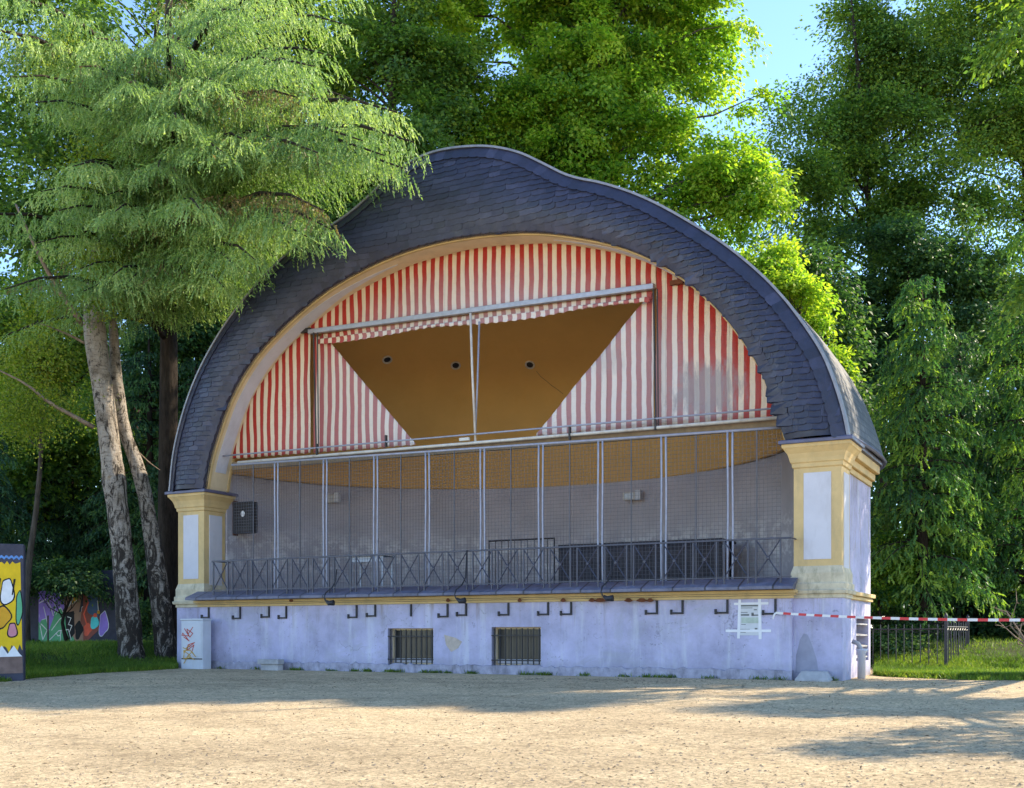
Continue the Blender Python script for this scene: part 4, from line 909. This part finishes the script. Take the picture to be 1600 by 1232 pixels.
# ================================================================ TREES
def unit(a): return a/(np.linalg.norm(a, axis=-1, keepdims=True)+1e-9)
def crown_points(r, blobs, n, shell=2.6, k=7):
    vol = np.array([b[1][0]*b[1][1]*b[1][2] for b in blobs])**.75; w = vol/vol.sum(); out = []; nor = []
    ph = r.uniform(0, 6.28, 6); mean_r = np.mean([b[1][0] for b in blobs])
    while len(out) < n:
        b = blobs[r.choice(len(blobs), p=w)]; d = unit(r.normal(size=3)); q = np.array(b[0])+d*np.array(b[1])*r.random()**(1/shell)
        f = math.sin(q[0]*.9+ph[0])+math.sin(q[1]*.9+ph[1])+math.sin(q[2]*1.1+ph[2])+.7*math.sin(q[0]*2.1+q[2]*1.7+ph[3])+.7*math.sin(q[1]*2.3-q[2]*1.5+ph[4])
        if f < -1.1 and r.random() < .92: continue
        o = unit(d*np.array([1, 1, .35])+r.normal(0, .25, 3)); sd_ = unit(np.cross(o, UP)); L = r.uniform(.5, 1.25)*min(1.9, .42*mean_r+.25)
        for t in r.random(k):                       # one bough: clumps strung along a flat spray
            out.append(q+o*L*(t*1.5-.8)+sd_*L*r.normal(0, .38)*(1.1-t)+UP*(L*r.normal(0, .12)-.25*L*t*t)); nor.append(unit(d+o*.5))
    return np.array(out[:n]), np.array(nor[:n])
def decid(name, label, base, blobs, ncl, nleaf, ll, cr, mat, barkm, seed, group=None, flat=.35, trunk_r=.3, limbs=26, top=None, tintm=.5, lean=None, trunk_pts=None, shell=2.6, cat='tree'):
    r = np.random.default_rng(seed); base = np.array(base, float)
    t = thing(name, tuple(base), label, cat, group)
    pts, nor = crown_points(r, blobs, ncl, shell)
    cen = np.mean([b[0] for b in blobs], axis=0); top = top or max(b[0][2]+b[1][2]*.6 for b in blobs)
    if trunk_pts is None:
        trunk_pts = []
        for k in np.linspace(0, 1, 9):
            q = base*(1-k)+np.array([cen[0], cen[1], top])*k; q = q+np.array([.25*math.sin(k*5+seed), .25*math.cos(k*4+seed), 0])*min(k*3, 1)*(1-k*.3); trunk_pts.append(q)
        rad = [trunk_r*(1.25-k*1.1) if k < .95 else trunk_r*.08 for k in np.linspace(0, 1, 9)]; rad[0] *= 1.25
    else: rad = list(np.linspace(trunk_r, trunk_r*.15, len(trunk_pts)))
    trunk_pts = [np.array(p) for p in trunk_pts]
    MB().tube(trunk_pts, rad, 10).build('trunk', barkm, t, smooth=True)
    tp_ = np.array(trunk_pts); lm = MB()
    for j in r.choice(len(pts), min(limbs, len(pts)), replace=False):
        q = pts[j]; zz = q[2]-.45*np.linalg.norm((q-cen)[:2])-.6; zz = np.clip(zz, tp_[0, 2]+.3*(tp_[-1, 2]-tp_[0, 2]), tp_[-1, 2]-.3)
        a = np.array([np.interp(zz, tp_[:, 2], tp_[:, k]) for k in range(3)]); mid = (a+q)/2+np.array([0, 0, .15*np.linalg.norm(q-a)])+r.normal(0, .15, 3)
        r0 = np.interp(zz, tp_[:, 2], rad)*.42; lm.tube([a, (a+mid)/2+r.normal(0, .08, 3), mid, (mid+q)/2+r.normal(0, .12, 3), q], [r0, r0*.75, r0*.5, r0*.3, r0*.1], 5)
    lm.build('limbs', barkm, t, smooth=True)
    ax = unit(nor*.55+np.array([0, 0, 1.0])+r.normal(0, .3, nor.shape)); N = ncl*nleaf
    C = np.repeat(pts, nleaf, 0); AX = np.repeat(ax, nleaf, 0); NO = np.repeat(nor, nleaf, 0); sc_ = np.repeat(r.uniform(.6, 1.35, ncl), nleaf)[:, None]
    g = np.clip(r.normal(size=(N, 3)), -1.7, 1.7); along = (g*AX).sum(1, keepdims=True); pl_ = g-along*AX
    cr = cr*.8; off = pl_*cr*sc_+AX*along*cr*flat*sc_; rad_ = (pl_**2).sum(1, keepdims=True)
    off[:, 2] -= (.10*cr*rad_)[:, 0]
    d = unit(unit(pl_)+NO*.5+np.array([0, 0, -.35])+r.normal(0, .35, (N, 3))); nn_ = unit(AX+r.normal(0, .55, (N, 3)))
    tint = r.normal(tintm, .2, N)+np.repeat(r.normal(0, .2, ncl), nleaf)
    leaf_mesh('crown', C+off, d, nn_, ll*r.uniform(.7, 1.3, N), ll*.62*r.uniform(.7, 1.2, N), tint, mat, t)
    return t
def conifer(name, label, base, height, z0, rad, nbr, mat, barkm, seed, group=None, droop=.35, rise=.15, step=.14, sl=.38, nn=5, nl=.12, nw=.045, trunk_r=.3, azim=None, hang=.8, taper=1.0, tw=.36, tspace=.13, extra=(), tintm=.5, cat='tree'):
    r = np.random.default_rng(seed); base = np.array(base, float); t = thing(name, tuple(base), label, cat, group)
    MB().tube([base-[0, 0, .2], base+[0, 0, .5], base+[.05, 0, height*.4], base+[.02, .05, height*.75], base+[0, 0, height]], [trunk_r*1.3, trunk_r, trunk_r*.75, trunk_r*.4, .02], 10).build('trunk', barkm, t, smooth=True)
    C, D, T = [], [], []; lb_ = MB(); specs = []
    for b in range(nbr):
        f = (b+r.random())/nbr; z = z0+(height-z0)*f**1.05; L = rad*(1-f)**taper*r.uniform(.72, 1.08)+.35
        az = r.uniform(0, 2*math.pi) if azim is None else r.uniform(*azim); specs.append((z, L, az, rise, droop) if name != 'drooping_conifer' or not (-1.0 < az-2*math.pi*(az > math.pi) < .9 and z < 12) else (z+3, L*.6, az, rise, droop))
    for e in extra: specs.append(e)
    for z, L, az, ri, dr in specs:
        h = np.array([math.cos(az), math.sin(az), 0]); side = np.array([-h[1], h[0], 0]); bend = r.normal(0, .12) if (z, L, az, ri, dr) not in extra else r.normal(0, .015); bt_ = r.normal(0, .2)
        def pt(s): s = np.asarray(s)[..., None]; return base+UP*z+h*L*s+UP*L*(ri*s*1.4-dr*s**2.2)+side*L*bend*s*s
        lb_.tube([pt(s) for s in np.linspace(0, 1, 7)], [max(.012, .028*L**.7*(1-s*.9)) for s in np.linspace(0, 1, 7)], 5)
        nt_ = max(6, int(L/tspace)); s = np.clip(np.linspace(.12, 1, nt_)+r.normal(0, .01, nt_), 0, 1); P0 = pt(np.clip(s, 0, 1)); tang = unit(pt(np.clip(s+.02, 0, 1.05))-pt(np.clip(s-.02, 0, 1)))
        sg = np.where(np.arange(nt_) % 2 == 0, 1, -1)[:, None]; tl_ = (tw*L*(1-s)**.8+.35)*r.uniform(.7, 1.15, nt_); tl_ = np.minimum(tl_, 2.4)
        td = unit(tang*.75+side*sg*(.8+.3*(1-s)[:, None])+np.array([0, 0, -.18])+r.normal(0, .12, (nt_, 3)))
        for q, d_, l_ in zip(P0, td, tl_):
            ns = max(2, int(l_/step)); ss = np.linspace(.08, 1, ns); nod = q+d_*(l_*ss)[:, None]; nod[:, 2] -= .22*l_*ss**2
            k = 2; hd = unit(np.repeat(d_[None], ns*k, 0)*.55+np.array([0, 0, -hang])+r.normal(0, .38, (ns*k, 3))); ln = sl*r.uniform(.55, 1.2, ns*k)
            nod = np.repeat(nod, k, 0); u = (np.arange(nn)+.5)/nn
            cc = nod[:, None]+hd[:, None]*(ln[:, None]*u[None])[..., None]; cc[..., 2] -= .12*(u**2)*ln[:, None]
            C.append(cc.reshape(-1, 3)); D.append((np.repeat(hd[:, None], nn, 1)+r.normal(0, .45, (ns*k, nn, 3))).reshape(-1, 3)); T.append(bt_+np.repeat(r.normal(tintm, .16, ns*k), nn)+np.tile(u*.25-.1, ns*k))
    lb_.build('branches', barkm, t, smooth=True)
    C = np.vstack(C); D = np.vstack(D); T = np.concatenate(T); N = len(C)
    leaf_mesh('foliage', C, D, r.normal(size=(N, 3))+[0, 0, .6], nl*r.uniform(.75, 1.3, N), nw*r.uniform(.7, 1.2, N), T, mat, t)
    return t, N
def blobs_px(lst, Yc, dep=1.0):      # (x, y, rx, ry[, dy]) in photo pixels at depth Yc
    out = []
    for x, y, rx, ry, *o in lst:
        Y = Yc+(o[0] if o else 0); out.append((At(x, y, Y), (rx/F*Y, max(rx, ry)/F*Y*dep*.8, ry/F*Y)))
    return out
GT = 'trees behind the bandstand'
# main drooping conifer, left
cb_ = At(262, 1012, 33.5)
def branch_to(x, y, Yc, z_at, dr=.42, ri=.22):     # extra branch whose tip falls on a photo pixel
    y = y-22 if x > 280 else y; tip = At(x, y, Yc); d = tip-cb_; L = math.hypot(d[0], d[1]); return (tip[2]-L*(ri*1.4-dr)-cb_[2], L, math.atan2(d[1], d[0]), ri, dr)
TIPS = []
rr0 = np.random.default_rng(99)
for _ in range(18):
    y_ = rr0.uniform(-60, 470); xm = np.interp(y_, [-60,50,100,150,200,260,280,300,380,400,470], [600,570,540,600,640,620,450,430,500,400,330]); x_ = rr0.uniform(-120, xm-40); TIPS.append((x_, y_, rr0.uniform(24, 25.5) if x_ > 280 and y_ > 120 else rr0.uniform(24.5, 29.5), 0))
ex = [branch_to(*a) for a in TIPS+[(660,250,24.5,0),(640,205,25,0),(600,265,24.5,0),(535,385,24.3,0),(500,350,24.5,0),(470,390,24.5,0),(410,430,25.5,0),(345,470,26.5,0),(385,440,26,0),(630,285,24.3,0),(560,240,24.8,0),(560,180,29,0),(540,60,29,0),(520,110,28,0),(560,10,29,0),
     (340,150,25,0),(300,210,25.5,0),(240,260,25.5,0),(430,240,26,0),(380,180,26,0),(110,260,26,0),(60,160,26.5,0),(20,120,27,0),(200,130,25,0),(150,60,26,0),(100,330,27,0),(200,440,27.5,0),(250,420,28,0),(130,420,28,0),(60,300,27,0),(180,430,27,0),(60,380,27.5,0),(290,450,28,0),(440,120,26,0),(480,180,26.5,0),(170,330,26,0),(310,330,27,0),(-20,60,27,0),(270,60,25,0),(380,40,25.5,0),(460,20,27,0)]]
cedar, nN = conifer('drooping_conifer', 'tall drooping conifer whose sunlit branches hang over the left end of slate roof', cb_, 25, 9.8, 6.0, 20, M['needle'], M['bark'], 11, None, droop=.46, rise=.2, step=.17, sl=.46, nn=7, nl=.10, nw=.036, trunk_r=.34, tintm=.52, extra=ex, tw=.23, hang=.95, tspace=.17)
# birches
def px_trunk(lst, Yc): return [At(x, y, Yc+dy) for x, y, dy in lst]
Yb = 31.3
def birch_tree(label, pl, wl_, Yc, seed, blobs, ncl, brs):
    b = At(*pl[0][:2], Yc); t = thing('birch_tree', tuple(b), label, 'tree', 'birch trees beside the bandstand')
    pts = [At(x, y, Yc) for x, y in pl]; pts = [np.array(p) for p in catmull(pts, 26)]
    ww = np.interp(np.linspace(0, 1, 26), np.linspace(0, 1, len(wl_)), wl_)/2/F*Yc*.93
    r = np.random.default_rng(seed); m = MB()
    m.tube([pts[0]-[0, 0, .3]]+pts, [ww[0]*1.3]+list(ww*(1+r.normal(0, .04, 26))), 14); m.build('trunk', M['birch'], t, smooth=True)
    for br, w0, w1 in brs: MB().tube([np.array(p) for p in catmull([At(x, y, Yc+dy) for x, y, dy in br], 9)], list(np.linspace(w0, w1, 9)), 6).build('branch', M['bark_pale'], t, smooth=True)
    if ncl:
        P_, N_ = crown_points(r, blobs, ncl, 2.0); nl_ = 26; K = ncl*nl_; C = np.repeat(P_, nl_, 0)+r.normal(0, .28, (K, 3))
        leaf_mesh('crown', C, r.normal(size=(K, 3))+[0, 0, -.8], r.normal(size=(K, 3))+[0, 0, .6], .075*r.uniform(.7, 1.3, K), .055, r.normal(.45, .25, K), M['leaf_birch'], t)
    return t
birch_tree('thick birch with black and white bark, nearer the graffiti wall, its trunk forking under foliage', [(206,1040),(200,960),(193,880),(183,790),(172,700),(162,620),(152,550),(147,500),(152,420),(158,330),(162,250)], [48,40,37,36,35,34,36,36,26,18,8], Yb, 3,
    blobs_px([(165,430,40,80,-1),(150,465,50,45,-1.2),(185,490,28,45,-1.2),(170,300,50,90,-1),(70,560,80,110,0),(40,640,60,60,0),(150,150,80,120)], Yb), 640,
    [([(130,508,0),(100,465,-.3),(75,425,-.6),(45,365,-.9),(25,320,-1)], .09, .03), ([(147,668,0),(110,648,-.3),(75,628,-.6),(40,600,-.8),(-10,575,-1)], .075, .02), ([(140,540,0),(100,520,-.3),(60,505,-.5)], .05, .01)])
birch_tree('slimmer leaning birch standing between the thick birch and the bandstand pier', [(260,1024),(252,950),(243,881),(234,820),(225,767),(210,715),(195,676),(186,630),(181,590),(179,540),(176,505),(180,400),(190,250)], [40,34,30,27,23,22,22,20,14,12,12,10,6], Yb+.55, 5, blobs_px([(190,420,30,60),(210,330,40,60)], Yb), 90, [([(200,690,0),(230,720,.3),(250,735,.4)], .03, .01)])
# bright broadleaf behind the arch
decid('broadleaf_tree', 'tall bright yellow-green broadleaf tree rising directly behind the arch crest', At(900, 1000, 43), blobs_px([(900,-60,300,200),(980,110,210,160),(830,130,200,170),(1060,260,140,130,-1.5),(930,290,190,110,-1),(780,300,120,110),(1110,300,85,70,-2),(1000,380,150,70,-1),(1060,10,90,120),(760,170,130,150),(700,50,120,120),(1155,255,75,75,-2),(1190,300,45,45,-2.5)], 42, .42), 2100, 105, .18, .5, M['leaf_bright'], M['bark_grey'], 21, GT, trunk_r=.45, limbs=90, tintm=.55, shell=1.6)
# small bright tree by the right roof edge
decid('young_broadleaf_tree', 'small yellow-green broadleaf tree peeping out behind the right roof edge', At(1235, 1000, 36), blobs_px([(1190,420,60,40),(1235,445,55,28,-1),(1275,500,40,40),(1220,400,40,25),(1290,560,35,40)], 36, .7), 170, 70, .17, .42, M['leaf_bright'], M['bark_grey'], 22, None, trunk_r=.14, limbs=18, tintm=.7, shell=2)
# airy dark tree at right
decid('broadleaf_tree', 'tall airy dark green tree with sky showing through, right of the sky gap', At(1400, 1000, 56), blobs_px([(1345,70,60,100),(1420,60,160,150),(1330,200,110,80,-1),(1480,200,150,140),(1370,330,190,120,-1),(1260,330,100,70,-2),(1250,190,60,50),(1235,290,90,90,-3),(1210,220,50,50,-3)], 55, .4), 980, 95, .2, .9, M['leaf_mid'], M['bark'], 23, GT, trunk_r=.3, limbs=70, tintm=.5)
decid('broadleaf_tree', 'tall sunlit topped tree at the right edge behind the spruces', At(1620, 1000, 56), blobs_px([(1580,60,130,120,-1),(1640,250,150,170),(1560,180,70,80,-2),(1560,-60,160,100)], 55, .5), 760, 95, .2, .9, M['leaf_mid'], M['bark'], 24, GT, trunk_r=.4, limbs=40, tintm=.6)
decid('broadleaf_tree', 'dark broadleaf tree between the drooping conifer and bright tree', At(600, 1000, 41), blobs_px([(600,130,110,160),(560,290,130,110,-1),(650,240,80,90,-1.5),(640,-40,120,110),(690,170,70,110)], 41, .5), 760, 85, .19, .6, M['leaf_mid'], M['bark'], 25, GT, trunk_r=.35, limbs=40, tintm=.5)
decid('broadleaf_tree', 'tall tree at the right edge with sunlit leaves high above the barrier tape', At(1930, 1050, 26.5), blobs_px([(1830,120,170,130),(1790,330,110,120,2.6),(1900,300,190,190,2.8),(1800,430,130,110,3.2),(1650,10,90,70,1),(1610,440,45,40,3),(1980,480,160,120),(2160,390,150,110,-5),(2300,250,170,120,-4.2),(2440,130,180,130,-3.2),(2500,210,170,110,-9.8),(2050,420,130,90,-3),(2000,60,200,120,0)], 25, .55), 900, 80, .15, .42, M['leaf_mid'], M['bark'], 26, None, trunk_r=.3, limbs=40, tintm=.65)
decid('broadleaf_tree', 'tall dark tree filling the gaps behind the drooping conifer', At(200, 1000, 47), blobs_px([(120,60,200,150),(330,100,170,170),(60,260,170,140),(250,300,170,130),(460,30,120,130)], 46, .6), 800, 80, .24, .85, M['leaf_mid'], M['bark'], 27, GT, trunk_r=.4, limbs=40, tintm=.4)
# dense dark wood behind on the right and left
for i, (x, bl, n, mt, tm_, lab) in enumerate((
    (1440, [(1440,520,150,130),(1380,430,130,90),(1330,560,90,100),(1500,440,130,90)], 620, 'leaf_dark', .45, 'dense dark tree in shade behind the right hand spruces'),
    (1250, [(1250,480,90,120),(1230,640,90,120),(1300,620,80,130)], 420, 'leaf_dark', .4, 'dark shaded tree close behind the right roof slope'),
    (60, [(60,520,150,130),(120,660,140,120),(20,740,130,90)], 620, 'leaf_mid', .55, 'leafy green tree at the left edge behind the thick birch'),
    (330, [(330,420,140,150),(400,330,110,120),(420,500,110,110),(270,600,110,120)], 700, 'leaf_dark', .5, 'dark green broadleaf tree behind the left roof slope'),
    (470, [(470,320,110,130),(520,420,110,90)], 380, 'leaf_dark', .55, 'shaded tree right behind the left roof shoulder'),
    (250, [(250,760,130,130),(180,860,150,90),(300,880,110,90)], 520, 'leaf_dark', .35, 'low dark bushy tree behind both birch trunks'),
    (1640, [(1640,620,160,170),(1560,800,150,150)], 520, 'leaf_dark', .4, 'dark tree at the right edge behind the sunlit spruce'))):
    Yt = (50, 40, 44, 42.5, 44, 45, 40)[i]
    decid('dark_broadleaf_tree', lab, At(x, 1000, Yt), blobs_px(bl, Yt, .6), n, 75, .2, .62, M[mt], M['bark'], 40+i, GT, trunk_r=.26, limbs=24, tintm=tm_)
decid('sunlit_sapling', 'pale green sunlit sapling at the left edge below the drooping conifer', At(40, 1005, 35), blobs_px([(50,560,70,90),(30,660,60,50),(100,480,50,50)], 35, .6), 150, 55, .14, .5, M['leaf_birch'], M['bark_grey'], 61, None, trunk_r=.1, limbs=20, tintm=.5, shell=2)
# spruces / yews at the right, dark conifers at the left
def spr(lab, x, yb, Yc, ytop, rpx, mat, seed, nbr, tm_=.5, z0=.6, name='spruce_tree', grp='dark conifers round the bandstand', **k):
    b = At(x, yb, Yc); h = (990-ytop)/F*Yc+EYE-b[2]; kw = dict(droop=.5, rise=.16, step=.2, sl=.32, nn=5, nl=.14, nw=.06, trunk_r=.2, tw=.32, tintm=tm_, taper=.75); kw.update(k)
    return conifer(name, lab, b, h, z0, rpx/F*Yc, nbr, M[mat], M['bark'], seed, grp, **kw)
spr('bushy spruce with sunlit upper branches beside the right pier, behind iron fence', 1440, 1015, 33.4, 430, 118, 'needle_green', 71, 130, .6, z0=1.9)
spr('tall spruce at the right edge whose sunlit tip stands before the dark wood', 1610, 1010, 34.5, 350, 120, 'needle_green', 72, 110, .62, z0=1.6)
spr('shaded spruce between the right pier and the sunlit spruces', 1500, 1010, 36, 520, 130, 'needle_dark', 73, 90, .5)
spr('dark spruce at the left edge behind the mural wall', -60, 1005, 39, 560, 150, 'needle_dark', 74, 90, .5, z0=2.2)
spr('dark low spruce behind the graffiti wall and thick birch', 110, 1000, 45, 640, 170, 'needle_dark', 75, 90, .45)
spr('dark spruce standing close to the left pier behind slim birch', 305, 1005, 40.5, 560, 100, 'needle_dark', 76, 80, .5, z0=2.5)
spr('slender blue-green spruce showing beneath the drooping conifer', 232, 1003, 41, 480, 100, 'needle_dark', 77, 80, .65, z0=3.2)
# shrubs: dark undergrowth behind the fence, one added to darken the fenced pit, twiggy bush
for i, (x, y, rx, ry, Yc, lab) in enumerate(((1410,985,60,60,33.5,'dark shrub directly behind the iron fence'),(1540,960,60,45,36,'dark shrub beyond the fence corner on the right lawn'),(1640,970,70,50,33,'dark shrub at the right edge beside lawn'),(232,965,34,36,38.5,'dark low shrub between the two birch trunks'),(1385,880,40,50,33.5,'bright green shrub beside the right side wall'),(105,898,85,20,38.6,'dark shrub overhanging the top of the graffiti wall'),(1405,1012,52,22,31.4,'dark low shrub added to darken the pit in the fenced corner, touching the kerb'))):
    decid('shrub', lab, At(x, 1020 if x > 1000 else 1003, Yc), blobs_px([(x, y, rx, ry)], Yc, .8), 150, 60, .12, .32, M['leaf_dark' if i != 4 else 'leaf_bright'], M['bark'], 80+i, 'shrubs around the bandstand', trunk_r=.06, limbs=14, tintm=.4, cat='shrub')
tw_ = thing('bare_bush', tuple(At(1605, 1020, 27.5)), 'leafless twiggy bush at the right edge over the sunlit lawn', 'bush'); m = MB(); r = np.random.default_rng(5); b0 = At(1612, 1015, 27.5)
for k in range(18):
    e = At(r.uniform(1545, 1680), r.uniform(935, 990), 27.5+r.normal(0, .8)); mid = (b0+e)/2+r.normal(0, .15, 3); m.tube([b0, mid, e], [.03, .018, .006], 5)
    for _ in range(3): s = r.uniform(.4, 1); q = mid*(1-s)+e*s; m.tube([q, q+r.normal(0, .2, 3)], [.01, .003], 4)
m.build('twigs', M['bark_pale'], tw_)
# far wood closing the view
C, Dn = [], []
n = 60000; xx = rng.uniform(-500, 2100, n); yy = rng.uniform(0, 1, n); Yw = rng.uniform(58, 66, n)
top = 520+70*np.sin(xx*.011)+40*np.sin(xx*.031+1); yp = 1000-(1000-top)*yy**.8
C = CAM+(RT*((xx-800)/F)[:, None]+FW+UP*((990-yp)/F)[:, None])*Yw[:, None]
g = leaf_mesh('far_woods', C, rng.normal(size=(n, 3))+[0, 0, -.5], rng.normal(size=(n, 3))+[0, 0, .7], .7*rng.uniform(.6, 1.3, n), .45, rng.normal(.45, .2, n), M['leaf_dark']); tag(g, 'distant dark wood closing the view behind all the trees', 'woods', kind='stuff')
